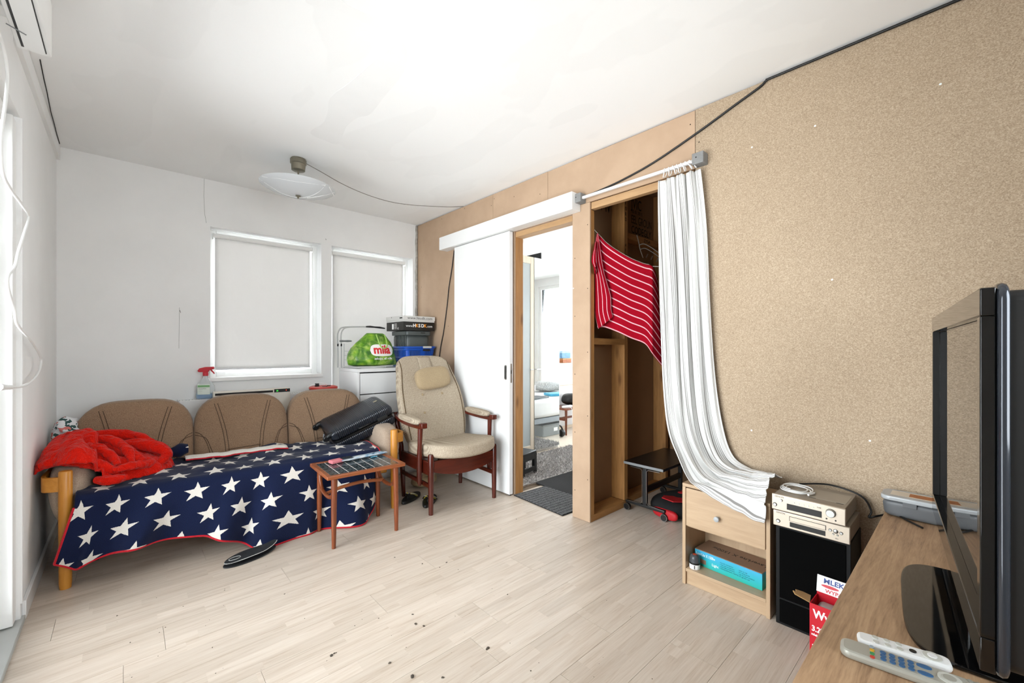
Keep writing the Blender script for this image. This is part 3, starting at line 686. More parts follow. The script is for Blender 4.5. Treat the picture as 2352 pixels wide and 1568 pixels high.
# ------------------------------------------------------------------ star blanket over the seat
def mat_star():
    m = NT('star_blanket'); tc = m.n('ShaderNodeTexCoord'); u, v, _ = m.sep(tc.outputs['UV'])
    a, b, Rr = .164, .136, .056
    row = m.math('FLOOR', m.math('DIVIDE', v, b))
    sh = m.math('MULTIPLY', m.math('MODULO', m.math('ADD', row, 100.0), 2.0), a / 2)
    uu = m.math('ADD', u, sh)
    x = m.math('SUBTRACT', m.math('FLOORED_MODULO', uu, a), a / 2); y = m.math('SUBTRACT', m.math('FLOORED_MODULO', v, b), b / 2 - .004)
    cell = m.math('FLOOR', m.math('DIVIDE', uu, a))
    r = m.math('SQRT', m.math('ADD', m.math('MULTIPLY', x, x), m.math('MULTIPLY', y, y)))
    th = m.math('ADD', m.math('ARCTAN2', x, m.math('MULTIPLY', y, -1.0)), .05)
    seg = 2 * math.pi / 5
    ph = m.math('ABSOLUTE', m.math('SUBTRACT', m.math('FLOORED_MODULO', m.math('ADD', th, seg / 2), seg), seg / 2))
    px, py = m.math('MULTIPLY', r, m.math('COSINE', ph)), m.math('MULTIPLY', r, m.math('SINE', ph))
    ix, iy = .40 * Rr * math.cos(math.pi / 5), .40 * Rr * math.sin(math.pi / 5)
    nx, ny = iy, Rr - ix; L = math.hypot(nx, ny); nx /= L; ny /= L
    d = m.math('ADD', m.math('MULTIPLY', px, nx), m.math('MULTIPLY', py, ny))
    vo = m.noise(m.coord('UV'), 260, 1)
    ins = m.math('LESS_THAN', m.math('ADD', d, m.math('MULTIPLY', m.math('SUBTRACT', vo, .5), .004)), Rr * nx)
    fib = m.noise(m.coord('UV'), 420, 2, .6)
    navy = m.ramp(fib, [(.3, C('#0a1026')), (.7, C('#1b2546'))]); wh = m.ramp(fib, [(.3, C('#c9c3ba')), (.7, C('#e6e1d9'))])
    m.base(m.mix(ins, navy, wh)); m.set(.95, 0, .1); m.bump(fib, .5, .0015)
    m.b.inputs['Sheen Weight'].default_value = .1
    return m.m
STAR = mat_star()
CREAMF = fabric('cream_fleece', '#d8d2c8', '#eeeae2', 300, .95, .4)
REDTRIM = fabric('red_stitching', '#a81420', '#d32634', 500, .9, .4)
bl = thing('star_blanket', (-1.85, -1.0, .3), 0, 'navy wool blanket with cream stars and red edging, spread over the sofa', 'blanket'); qb = Ve(bl.location)
hem = [(-2.665, -1.120, .165), (-2.60, -1.150, .115), (-2.53, -1.185, .14), (-2.43, -1.185, .168), (-2.30, -1.18, .165), (-2.17, -1.185, .155), (-2.05, -1.205, .138), (-1.97, -1.225, .10), (-1.87, -1.245, .035), (-1.77, -1.265, .010), (-1.57, -1.245, .006), (-1.45, -1.26, .008), (-1.30, -1.30, .008), (-1.15, -1.315, .012), (-1.075, -1.26, .05), (-1.03, -1.20, .18)]
HP = smooth_path(hem, 8)
def hem_at(u):
    f = u * (len(HP) - 1); i = min(int(f), len(HP) - 2); return HP[i].lerp(HP[i + 1], f - i)
def seatline(u, y):      # height of the seat top under the cloth
    return .478
def blanket(u, v):
    h = hem_at(u); x0 = h.x
    # top edge (at the back of the seat)
    xt = -2.56 + (2.56 - .985) * u
    yb = -.66 - .05 * u + .03 * math.sin(9 * u)
    yf = -1.075 - .095 * u - .012 * math.sin(u * 23) * u
    if v < .46:
        t = v / .46; x = xt + (x0 - xt) * .35 * t; yy = yb + (yf - yb) * t
        z = .476 + .022 * fbm((x * 4.5, yy * 5, 1.7)) * (1 - .3 * t) + .03 * max(0, math.sin(7 * x + 9 * yy)) * (1 - t) ** 1.2 * (.3 + u * .7) + .028 * math.exp(-((u - .45) / .3) ** 2) * (1 - t)
        z = max(z, .472)
        if u < .16: z += .0
        return Ve((x, yy, z))
    t = (v - .46) / .54
    top = Ve((xt + (x0 - xt) * .35, yf, .476))
    # over the edge, then hanging with soft folds
    a = min(1, t / .16) * math.pi / 2
    edge = top + Ve((0, -.045 * math.sin(a), -.045 * (1 - math.cos(a))))
    if t <= .16: return edge + Ve(((x0 - xt) * .05 * t, 0, 0))
    s = (t - .16) / .84
    p = edge.lerp(Ve(h), s)
    fold = (.026 * math.sin(u * 31 + .8) + .016 * math.sin(u * 53 + 2.1)) * s ** .8
    return p + Ve((.012 * math.sin(u * 40) * s, -fold - .018 * math.sin(s * math.pi), 0))
_tab = {}
def uvb(u, v):
    k = round(u, 4)
    if k not in _tab:
        acc = [0.0]; pv = blanket(u, 0)
        for j in range(1, 91): c_ = blanket(u, j / 90); acc.append(acc[-1] + (c_ - pv).length); pv = c_
        _tab[k] = acc
    return (u * 1.60 + .05, _tab[k][min(90, int(round(v * 90)))] - _tab[k][41] + 1.04)
o = surf('cloth', STAR, blanket, 150, 90, bl, .006, uvb); 
for vtx in o.data.vertices: vtx.co -= qb
edge = [blanket(i / 150, 1.0) - qb for i in range(151)]
tube('edging', REDTRIM, edge, .006, bl, 6)
tube('edging', REDTRIM, [blanket(1.0, 1 - j / 60) - qb for j in range(0, 60)], .006, bl, 6)
tube('edging', REDTRIM, [blanket(0.0, 1 - j / 90) - qb for j in range(0, 40)], .006, bl, 6)
# turned-back cream underside along the backrest
def foldb(u, v):
    x = -2.12 + .58 * u; a = v * math.pi * .9
    return Ve((x, -.735 - .07 * u + .055 * math.cos(a) - .02 * fbm((x * 6, 0, 0)), .497 + .026 * math.sin(a) + .012 * fbm((x * 7, 1, 2)))) - qb
surf('turned_edge', CREAMF, foldb, 40, 12, bl, .005)
tube('edging', REDTRIM, [foldb(i / 40, 1.0) + Ve((0, -.003, .004)) for i in range(41)], .005, bl, 6)
# bunched navy corner beside the red throw
def bunch(u, v):
    a = u * 2 * math.pi; x = -2.36 + .26 * v; r = .035 + .02 * math.sin(3 * v * math.pi) ** 2
    return Ve((x, -.655 - .02 * v + r * math.cos(a), .51 + .05 * v + r * .8 * math.sin(a) + .01 * fbm((x * 12, a, 0)))) - qb
surf('bunched_corner', STAR, bunch, 20, 24, bl, 0, lambda u, v: (u * .2, v * .3), closed_u=True)
# cut blanket where the arm of the sofa stands in front is left to the cloth itself
# ------------------------------------------------------------------ red throw heaped on the left arm
REDF = NT('red_fleece'); _v = REDF.coord(); REDF.base(REDF.ramp(REDF.noise(_v, 380, 2), [(.36, C('#c01206')), (.64, C('#e2200c'))])); REDF.set(.95, 0, .1)
_h = REDF.math('ADD', REDF.math('MULTIPLY', REDF.noise(REDF.coord(scale=(1, 1.6, 1)), 13, 3, .5, 1.6), 1.0), REDF.math('MULTIPLY', REDF.noise(_v, 380, 2), .03)); REDF.bump(_h, .8, .035); REDF.b.inputs['Sheen Weight'].default_value = .12; REDF = REDF.m
rd = thing('red_throw', (-2.55, -.85, .5), 0, 'bright red fleece throw crumpled over the left sofa arm', 'throw'); qr = Ve(rd.location)
def redf(u, v):
    # u: from wall side to the sofa seat, v: from the back to the front
    x = -2.735 + .56 * u; y = -.56 - .52 * v * (.62 + .38 * (1 - abs(2 * u - .55))) - .06 * u
    crown = math.sin(math.pi * min(1, max(0, u)) ** .75) ** .6 * math.sin(math.pi * (.12 + .80 * v)) ** .5
    base = .485 if u > .36 else .60 + .03 * (1 - u / .36)
    w1 = fbm((x * 5 + 2.2 * y, y * 4, .3)); w2 = fbm((x * 9, y * 9 - x * 5, 4.1))
    rid = abs(math.sin(9 * (x * .8 - y * .9) + 3.2 * w1)) ** .55
    rid2 = abs(math.sin(17 * (y * .7 + x * .6) + 4 * w2)) ** .7
    z = base + crown * (.065 + .075 * rid + .022 * rid2) * (1.05 - .5 * max(0, u - .45))
    e = min(u, 1 - u, v, 1 - v) / .06
    if e < 1: z = z - (1 - e) * (.045 if u > .36 or v > .5 else .05)
    z = max(z, .482 if u > .42 else .575)
    return Ve((x + .02 * w2, y + .025 * w1, z)) - qr
surf('cloth', REDF, redf, 90, 90, rd, .008, offset=-1)
def redroll(pts, r0, nm='fold'):
    P = smooth_path(pts, 7); N = len(P)
    tube(nm, REDF, [p - qr for p in P], [r0 * (.55 + .45 * math.sin(math.pi * (i + .5) / N)) * (1 + .25 * fbm((i * .3, r0 * 90, 0))) for i in range(N)], rd, 12)
redroll([(-2.73, -.99, .625), (-2.66, -1.00, .645), (-2.58, -1.0, .63), (-2.50, -1.0, .585), (-2.44, -1.0, .54)], .034)
redroll([(-2.50, -.74, .64), (-2.38, -.76, .65), (-2.27, -.80, .62), (-2.22, -.84, .575), (-2.26, -.88, .53)], .036)
redroll([(-2.69, -.70, .66), (-2.55, -.74, .69), (-2.42, -.86, .64), (-2.33, -.95, .57)], .036)
redroll([(-2.60, -.62, .70), (-2.48, -.64, .705), (-2.36, -.68, .68), (-2.28, -.74, .64)], .030)
redroll([(-2.72, -.82, .66), (-2.64, -.86, .685), (-2.54, -.90, .675), (-2.47, -.95, .63), (-2.44, -1.0, .58)], .030)
redroll([(-2.58, -.80, .705), (-2.48, -.82, .70), (-2.40, -.90, .64), (-2.38, -.97, .575)], .026)
redroll([(-2.46, -1.02, .56), (-2.38, -.99, .565), (-2.31, -.93, .55), (-2.27, -.86, .56)], .024)
redroll([(-2.53, -1.03, .525), (-2.47, -1.05, .515), (-2.40, -1.03, .512)], .026)
# patterned cloth behind the throw
FLOR = NT('floral_cotton'); g1 = FLOR.noise(FLOR.coord(), 26, 2); g2 = FLOR.noise(FLOR.coord(loc=(3, 1, 2)), 22, 2)
FLOR.base(FLOR.mix(FLOR.math('GREATER_THAN', g2, .58), FLOR.mix(FLOR.math('GREATER_THAN', g1, .58), C('#e6e8ea'), C('#3d5a58')), C('#d9817a'))); FLOR.set(.9, 0, .1); FLOR = FLOR.m
fc = thing('floral_cloth', (-2.66, -.42, .62), 0, 'white floral cloth tucked behind the red throw', 'cloth')
cushion('bundle', FLOR, .13, .2, .17, Mx.Translation((-.01, 0, .10)), fc, 2.4, 8, lambda c, q_: c + Ve((.02 * fbm(c * 14), .02 * fbm(c * 11), .03 * fbm(c * 9))))
cushion('trailing_end', FLOR, .16, .14, .09, Mx.Translation((.12, .03, .10)), fc, 2.4, 8, lambda c, q_: c + Ve((0, 0, .02 * fbm(c * 15))))
# ------------------------------------------------------------------ suitcase tilted on the sofa
SHELL = plain('navy_black_shell', '#20242c', .28, var=.05, spec=.5)
e1 = Ve((math.cos(R(21)) * math.cos(R(-6)), math.cos(R(21)) * math.sin(R(-6)), math.sin(R(21)))); e2 = Ve((.10, .97, .20))
sc_ = thing('suitcase', (0, 0, 0), 0, 'black ribbed hard-shell suitcase lying tilted on the sofa against its right arm', 'suitcase', mtx=frame((-1.005, -.80, .625), e1, e2))
LS, WS, TS = .50, .34, .088
def shell(zc, nm, tilt):
    def fn(u, v):
        a = 2 * math.pi * u; t = v
        e = 1 - max(0, abs(2 * t - 1) - .86) / .14 * 1.0; e = max(.0, e) ** .35 if abs(2 * t - 1) > .86 else 1.0
        rib = .0026 * (1 if int(t * 72) % 2 == 0 else -1) if .08 < t < .92 else 0
        c, s_ = math.cos(a), math.sin(a); p = 5.5; rr = 1 / (abs(c) ** p + abs(s_) ** p) ** (1 / p)
        x = (t - .5) * LS
        return Ve((x, c * rr * (WS / 2 * (.9 + .1 * e) if e > 0 else 0) * (1 if e > .02 else 0) + c * rib, zc + (x + LS / 2) * tilt * 0 + s_ * rr * TS / 2 * (.35 + .65 * e if e > .02 else 0) + s_ * rib))
    return surf(nm, SHELL, fn, 44, 220, sc_, closed_u=True)
shell(.047, 'shell_lid', 0); shell(-.047, 'shell_base', 0)
prism('zip_band', BLACK, rrect(LS - .008, WS - .002, .04, 6), .016, Mx.Translation((0, 0, -.008)), sc_)
for sy in (-1, 1):
    for z in (.062, -.062):
        tube('wheel_fork', BLACK, [(-LS / 2 + .02, sy * .135, z), (-LS / 2 - .012, sy * .137, z), (-LS / 2 - .028, sy * .137, z - .006)], [.022, .021, .013], sc_, 10)
        lathe('wheel', BLACK, [(0, -.011), (.018, -.011), (.023, -.006), (.023, .006), (.018, .011), (0, .011)], (-LS / 2 - .034, sy * .137, z - .012), sc_, 16, (R(90), 0, 0))
prism('logo_plate', plain('logo_plate', '#b6a98f', .4, .4), rrect(.032, .018, .003, 3), .002, Mx.Translation((.19, .02, .0925)), sc_)
prism('lock', plain('lock_grey', '#3c3f42', .3, .5), rrect(.085, .028, .01, 4), .006, frame((.15, -.1705, .022), (1, 0, 0), (0, 0, 1)), sc_)
tube('side_handle', BLACK, [(-.05, -.17, .03), (-.045, -.185, .03), (.045, -.185, .03), (.05, -.17, .03)], .006, sc_, 8)
tube('strap', plain('strap_grey', '#8a8f94', .6), [(-.262, .02, .02), (-.285, .0, -.02), (-.29, -.05, -.06), (-.275, -.10, -.075)], .005, sc_, 6, sm=5)
# ------------------------------------------------------------------ armchair
TW = NT('wool_weave'); v = TW.coord(); x, y, z = TW.sep(TW.coord(rot=(0, R(38), 0)))
wv = TW.math('MULTIPLY', TW.math('SINE', TW.math('MULTIPLY', x, 900.0)), TW.math('SINE', TW.math('MULTIPLY', z, 900.0)))
TW.base(TW.ramp(TW.math('ADD', TW.math('MULTIPLY', wv, .25), TW.noise(v, 260, 2)), [(.25, C('#85776a')), (.5, C('#ab9c87')), (.8, C('#c6baa6'))])); TW.set(.95, 0, .1); TW.bump(wv, .3, .001); TW = TW.m
VEL = fabric('tan_velour', '#9a8669', '#b09c7c', 300, .9, .3)
MAHO = wood('mahogany', '#3a120b', '#5e2214', 'Z', .22, .5); MAHOX = wood('mahogany_x', '#3a120b', '#5e2214', 'X', .22, .5); MAHOY = wood('mahogany_y', '#3a120b', '#5e2214', 'Y', .22, .5)
PIPE = plain('brown_piping', '#57462f', .9)
ac = thing('armchair', (-.457, -1.522, 0), R(-3.6), 'high-back beige armchair with mahogany frame and head cushion', 'armchair')
for s in (-1, 1):
    lathe('front_leg', MAHO, [(0, 0), (.017, 0), (.022, .25), (.0225, .43), (.018, .445), (0, .448)], (s * .289, 0, 0), ac, 16)
    # rear post: from the floor, raking back, up to the arm
    tube('rear_leg', MAHO, [(s * .275, .50, 0), (s * .283, .505, .22), (s * .293, .515, .42), (s * .305, .56, .60), (s * .31, .585, .69)], [.016, .021, .022, .019, .015], ac, 10, sm=0)
    box('side_rail', MAHOY, s * .289 - .013, s * .289 + .013, .022, .49, .285, .385, par=ac, bev=.005)
    box('side_stretcher', MAHOY, s * .289 - .010, s * .289 + .010, .02, .49, .19, .222, par=ac, bev=.005)
    tube('arm_support', MAHO, [(s * .322, .115, .195), (s * .324, .115, .22), (s * .324, .115, .36), (s * .323, .112, .50), (s * .322, .105, .63)], [.012, .020, .023, .017, .020], ac, 10)
    # arm rail and pad
    P = [(s * .305, .575, .672), (s * .318, .45, .652), (s * .325, .28, .640), (s * .323, .10, .640), (s * .322, .06, .644)]
    P = smooth_path(P, 5); bm = bmesh.new(); rows = []
    for i, p in enumerate(P):
        wd = .020 + .006 * math.sin(math.pi * i / (len(P) - 1)); rows.append([bm.verts.new(p + Ve((a * wd, 0, b))) for a, b in ((-1, -.014), (1, -.014), (1, .010), (-1, .010))])
    for A, B_ in zip(rows, rows[1:]):
        for k in range(4): bm.faces.new((A[k], A[(k + 1) % 4], B_[(k + 1) % 4], B_[k]))
    bm.faces.new(rows[0]); bm.faces.new(rows[-1]); bmesh.ops.recalc_face_normals(bm, faces=bm.faces)
    obj('arm_rail', new_mesh('arm_rail', bm, MAHOY), ac)
    box('arm_knob', MAHO, s * .322 - .024, s * .322 + .024, .035, .085, .632, .672, par=ac, bev=.006)
    cushion('arm_pad', TW, .066, .36, .052, Mx.Translation((s * .320, .295, .672)) @ Mx.Rotation(R(1.5), 4, 'X'), ac, 3.5, 8)
def bow(n, mat, y, z0, z1, dip, th):
    bm = bmesh.new(); rows = []
    for i in range(15):
        u = i / 14 * 2 - 1; rows.append([bm.verts.new((u * .27, y + a, b)) for a, b in ((-th, z0 + dip * u * u), (th, z0 + dip * u * u), (th, z1), (-th, z1))])
    for A, B_ in zip(rows, rows[1:]):
        for k in range(4): bm.faces.new((A[k], A[(k + 1) % 4], B_[(k + 1) % 4], B_[k]))
    bm.faces.new(rows[0]); bm.faces.new(rows[-1]); bmesh.ops.recalc_face_normals(bm, faces=bm.faces)
    obj(n, new_mesh(n, bm, mat), ac)
bow('front_rail', MAHOX, .0, .262, .392, .05, .012); bow('back_rail', MAHOX, .47, .29, .37, 0, .011)
def seatw(c, q_):
    x, y, z = c; u = x / .30
    return Ve((x * (1.0 - .05 * (y + .26) / .52), y - (.075 * (1 - u * u) if y < 0 else 0) * min(1, -y / .2 if y < 0 else 0), z - .02 * (1 - u * u) * (1 if z > 0 else .7) + .03 * abs(u) ** 2 * (-y / .3 if y < 0 else 0) * .5))
st_ = cushion('seat_cushion', TW, .60, .53, .115, Mx.Translation((0, .215, .442)) @ Mx.Rotation(R(-5), 4, 'X'), ac, 6, 14, seatw)
BA = R(-24)
BM_ = Mx.Translation((0, .43, .40)) @ Mx.Rotation(BA, 4, 'X')
def BW(f): return .96 + .12 * math.sin(math.pi * min(1, f / .8)) - .06 * max(0, f - .6) / .4
def backw(c, q_):
    x, y, z = c; f = (z + .41) / .82
    wv_ = BW(f)
    top = .030 * abs(x / .3) ** 2.5 * max(0, f - .7) / .3
    crv = -.035 * math.sin(math.pi * f) + .02 * (x / .3) ** 2 * -1
    return Ve((x * wv_, y + crv + (.0), z + .41 - top))
bk_ = cushion('back_cushion', TW, .565, .10, .82, BM_, ac, 7, 16, backw)
bpy.context.view_layer.update()
def bhit(o, x, z, side=-1):
    ok, p, n_, f_ = o.ray_cast(Ve((x, side * .6, z)), Ve((0, -side, 0))); return p if ok else None
out = []
for sx_, zz in [(-1, .05 + .74 * i / 14) for i in range(15)]: out.append((sx_, zz))
for s in (-1, 1):
    pp = []
    for i in range(19):
        z = .06 + .70 * i / 18; f = z / .82; wv_ = BW(f)
        p = bhit(bk_, s * .255 * wv_, z)
        if p: pp.append(p + Ve((0, -.001, 0)))
    if len(pp) > 3: tube('piping', PIPE, pp, .0040, bk_, 6)
for bx, bz in ((-.09, .43), (.10, .43), (-.10, .27), (.10, .56)):
    p = bhit(bk_, bx, bz)
    if p: lathe('button', VEL, [(0, .006), (.008, .005), (.011, 0), (.010, -.004)], p, bk_, 12, (R(90), 0, 0))
sp = []
for i in range(12):
    z = .60 + .20 * i / 11
    p = bhit(bk_, .0, z)
    if p: sp.append(p)
def strap(u, v):
    p = sp[min(len(sp) - 1, int(v * (len(sp) - 1)))]; a = bhit(bk_, (u - .5) * .125 + .005, p.z) or p
    return Ve((a.x, a.y - .004, a.z))
surf('head_strap', TW, strap, 6, 11, bk_, .004)
cushion('head_cushion', VEL, .335, .09, .20, Mx.Translation((.03, -.105, .570)) @ Mx.Rotation(R(-6), 4, 'Y') @ Mx.Rotation(R(6), 4, 'X'), bk_, 3.6, 10)
# ------------------------------------------------------------------ tiled side table
TEAK2 = wood('teak_side', '#5f2c15', '#8d4a26', 'Z', .3, .6); TEAKX = wood('teak_top', '#74391d', '#9c5a33', 'X', .28, .6)
tb = thing('side_table', (-1.252, -1.405, 0), R(-3.0), 'small teak side table with a dark tiled top and slim legs', 'side table')
TX, TY = .252, .198
for a in ((-TX, TX, -TY, -TY + .028), (-TX, TX, TY - .028, TY), (-TX, -TX + .028, -TY + .0285, TY - .0285), (TX - .028, TX, -TY + .0285, TY - .0285)): box('top_edge', TEAKX, a[0], a[1], a[2], a[3], .432, .455, par=tb, bev=.004)
box('grout_bed', plain('pale_grout', '#e2ded6', .7), -TX + .029, TX - .029, -TY + .029, TY - .029, .434, .4495, par=tb)
TILE = NT('speckled_tile'); v = TILE.coord(); oi = TILE.n('ShaderNodeObjectInfo')
TILE.base(TILE.ramp(TILE.noise(TILE.coord(scale=(1, 2.0, 1)), 130, 4, .8), [(.42, C('#101a20')), (.58, C('#2f4047')), (.66, C('#c9ccc8'))])); TILE.set(.12); TILE = TILE.m
tw_, th_ = (2 * TX - .058) / 8, (2 * TY - .058) / 5; tme = None
for i in range(8):
    for j in range(5):
        c = (-TX + .029 + tw_ * (i + .5), -TY + .029 + th_ * (j + .5), .4492)
        if tme is None: o = box('tile', TILE, -tw_ / 2 + .0026, tw_ / 2 - .0026, -th_ / 2 + .0026, th_ / 2 - .0026, -.0015, .0022, par=tb, bev=.001); tme = o.data; o.location = c
        else: obj('tile', tme, tb, c)
for sx in (-1, 1):
    for sy in (-1, 1):
        tube('leg', TEAK2, [(sx * .203, sy * .158, 0), (sx * .202, sy * .157, .20), (sx * .200, sy * .155, .34), (sx * .198, sy * .153, .431)], [.0125, .0165, .0175, .020], tb, 12)
    P = smooth_path([(sx * .20, -.150, .405), (sx * .20, -.140, .345), (sx * .20, -.11, .305), (sx * .20, -.05, .285), (sx * .20, .05, .285), (sx * .20, .11, .305), (sx * .20, .140, .345), (sx * .20, .150, .405)], 4)
    tube('side_brace', TEAK2, P, .0125, tb, 8)
tube('long_brace', TEAKX, smooth_path([(-.20, .03, .282), (-.10, .045, .30), (.05, .06, .305), (.20, .06, .290)], 5), .012, tb, 8)
# things on the table
PINK = plain('pink_rubber', '#d97d85', .6, var=.04)
es = thing('pink_sponge', (-1.355, -1.290, .4535), R(8), 'pink block eraser on the corner of the tiled table', 'eraser')
box('block', PINK, -.042, .042, -.028, .028, 0, .022, par=es, bev=.006, seg=3)
PK = NT('foil_wrapper'); PK.base(PK.ramp(PK.noise(PK.coord(scale=(1, 3, 1)), 22, 2), [(.4, C('#dfe6ea')), (.62, C('#8fb3cf')), (.72, C('#1c2a3a'))])); PK.set(.25, .3); PK = PK.m
def wrap(u, v):
    a = 2 * math.pi * u; t = v; fl = min(1, min(t, 1 - t) / .12)
    return Ve(((t - .5) * .34, .030 * math.cos(a) * (.9 + .1 * fl) + .004 * fbm((t * 9, a, 0)), .0115 + .0105 * math.sin(a) * (.25 + .75 * fl)))
wp_ = thing('foil_package', (-1.16, -1.29, .4545), R(4), 'long silver and blue wrapped package lying across the tiled table', 'package')
surf('wrapper', PK, wrap, 20, 40, wp_, closed_u=True); box('dark_end', plain('navy_foil', '#1b2432', .3, .2), -.165, -.09, -.028, .028, .0235, .0245, par=wp_, bev=.0004)
box('blue_tag', plain('cyan_print', '#58b4d4', .4), .03, .08, -.044, -.033, .001, .004, par=wp_)
# ------------------------------------------------------------------ flip-flops, insole, parcel under the chair
YEL = plain('yellow_band', '#c9b53a', .6, var=.2, vs=120)
def sole_outline(L, W):
    out = []
    for i in range(40):
        a = 2 * math.pi * i / 40; x = L / 2 * math.cos(a); y = W / 2 * math.sin(a) * (1 + .16 * math.cos(a)) - .008 * math.sin(2 * a) ; out.append((x, y))
    return out
def flip(loc, rz, lab, side):
    f = thing('flip_flop', loc, rz, lab, 'sandal', 'pair of flip-flops under the armchair')
    prism('sole', BLACK, sole_outline(.265, .098), .024, Mx.Translation((0, 0, .0005)), f, .006)
    for s in (-1, 1):
        def st2(u, v, s=s):
            t = v; p0 = Ve((.055, 0, .038)); p1 = Ve((-.035, s * .047, .022)); p = p0.lerp(p1, t) + Ve((0, s * .004, .030 * math.sin(math.pi * (.25 + .75 * t)) - .008)); d = Ve((.6, s * .5, .3)).normalized()
            return p + d * (u - .5) * .04 * (.5 + .5 * t)
        o = surf('strap', BLACK, st2, 4, 12, f, .003)
        for k, m_ in ((.12, WHITEP), (.5, YEL), (.88, WHITEP)):
            tube('stripe', m_, [st2(k, .25 + .65 * j / 8) + Ve((0, 0, .0025)) for j in range(9)], .0065 if m_ is YEL else .0026, o, 6)
    tube('toe_post', BLACK, [(.055, 0, .022), (.055, 0, .045)], .005, f, 8)
    return f
flip((-.695, -1.115, 0), R(213), 'black flip-flop with yellow-striped straps nearer the sofa', 1)
flip((-.62, -1.275, 0), R(225), 'black flip-flop with yellow-striped straps half hidden by the chair leg', 1)
ins = thing('shoe_insole', (-1.865, -1.345, 0), R(13), 'worn black shoe insoles stacked on the floor below the blanket', 'insole')
INS = plain('worn_foam', '#202326', .7, var=.5, vs=25); INW = plain('foam_edge', '#cfd0cc', .7)
def insole(z, dz):
    bm = bmesh.new(); V = []
    ol = sole_outline(.285, .10)
    def zz(x): return z + .030 * max(0, (x - .03) / .12) ** 2 * (1 if dz else .5) + dz * .012 * math.cos(x * 9) + (.014 if x < -.11 and dz else 0) * 0
    lo = [bm.verts.new((x, y, max(.0005, zz(x)))) for x, y in ol]; hi = [bm.verts.new((x, y, max(.0005, zz(x)) + .006)) for x, y in ol]
    n = len(ol)
    for i in range(n): bm.faces.new((lo[i], lo[(i + 1) % n], hi[(i + 1) % n], hi[i]))
    # strips across
    for ring, fl in ((lo, True), (hi, False)):
        for i in range(n // 2):
            a, b, c, d = ring[i], ring[i + 1], ring[(n - i - 1) % n], ring[(n - i) % n]
            q_ = []
            for vv in (a, b, c, d):
                if vv not in q_: q_.append(vv)
            if len(q_) > 2: bm.faces.new(q_)
    bmesh.ops.recalc_face_normals(bm, faces=bm.faces)
    return new_mesh('insole', bm, INS)
obj('lower_insole', insole(.001, 0), ins); o = obj('upper_insole', insole(.016, 1), ins, (.006, .004, 0), (0, 0, R(2)))
tube('edge_line', INW, [(x, y, .0195 + .030 * max(0, (x - .03) / .12) ** 2 + .012 * math.cos(x * 9)) for x, y in [(a + .006, b + .003) for a, b in sole_outline(.288, .103)[20:40]]], .0016, ins, 5)
tube('heel_ring', INW, [(-.085 + .03 * math.cos(2 * math.pi * i / 20), .018 * math.sin(2 * math.pi * i / 20), .0335) for i in range(20)], .0012, ins, 5, closed=True)
PAP = plain('kraft_paper', '#b7a07a', .7, var=.08)
pb = thing('paper_bag', (-.42, -.86, 0), R(20), 'brown paper bag on the floor under the armchair', 'bag')
cushion('bag_body', PAP, .26, .16, .085, Mx.Translation((0, 0, .0425)), pb, 3, 8, lambda c, q_: c + Ve((.0, 0, .008 * fbm(c * 16))) if c.z > -.03 else c)
box('folded_top', PAP, -.09, .09, -.03, .03, .078, .092, par=pb, bev=.004)
bs_ = thing('black_speaker_box', (-2.62, -.62, 0), 0, 'black box with a white barcode label under the left end of the sofa', 'box')
box('body', BLACK, -.06, .10, -.16, .16, 0, .25, par=bs_, bev=.004); box('barcode_label', WHITEINK, -.035, -.012, -.1608, -.1602, .05, .12, par=bs_)
# ------------------------------------------------------------------ radiator corner
rad = thing('radiator', (-1.55, -.06, 0), 0, 'white panel radiator on the back wall behind the sofa', 'radiator'); 
RX0, RX1 = -2.105, -.90
def rb(n, m, *a, bev=.003, par=rad): o = box(n, m, *a, bev=bev); o.location -= Ve(rad.location); o.parent = par; return o
rb('front_panel', LACQ, RX0, RX1, -.115, -.095, .20, .825); rb('rear_panel', LACQ, RX0, RX1, -.035, -.02, .20, .825); rb('end_cap', LACQ, RX0 - .004, RX0, -.115, -.02, .20, .828); rb('end_cap', LACQ, RX1, RX1 + .004, -.115, -.02, .20, .828)
bm = bmesh.new()
for i in range(60): x = RX0 + .01 + i * .0195; bm_box(bm, x, x + .006, -.094, -.036, .79, .826)
o = obj('top_grille', new_mesh('top_grille', bm, LACQ), rad, -Ve(rad.location)); o['kind'] = 'stuff'
for x in (RX0 + .15, RX1 - .15): rb('wall_bracket', LACQ, x, x + .03, -.019, -.0015, .25, .78)
rb('supply_pipe', LACQ, RX1 - .03, RX1 - .015, -.07, -.055, 0, .20); rb('supply_pipe', LACQ, RX0 + .03, RX0 + .045, -.07, -.055, 0, .20)
# electric panel heater in front of the radiator
eh = thing('panel_heater', (-1.615, -.165, 0), 0, 'slim white electric panel heater with a lit green display leaning behind the sofa', 'heater')
box('body', CREAM, -.285, .265, -.03, .03, .30, .885, par=eh, bev=.008); box('air_slot', INK, -.275, .13, -.0315, -.0295, .855, .872, par=eh)
cp = box('control_panel', BLACK, .14, .262, -.0325, -.0295, .852, .880, par=eh, bev=.001)
o = text('display_digits', glow('led_green', '#3ee04a', 2.5), '25', .016, face_y(.155, -.0329, .860) @ Mx.Identity(4), eh, .0002); 
o = lathe('power_light', glow('led_red', '#ff4a2a', 2.0), [(0, .0012), (.003, .0008), (.0035, 0)], (.232, -.0327, .867), eh, 10, (R(90), 0, 0))
for s in (-.2, .2): box('foot', CREAM, s - .015, s + .015, -.07, .03, 0, .30, par=eh, bev=.003)
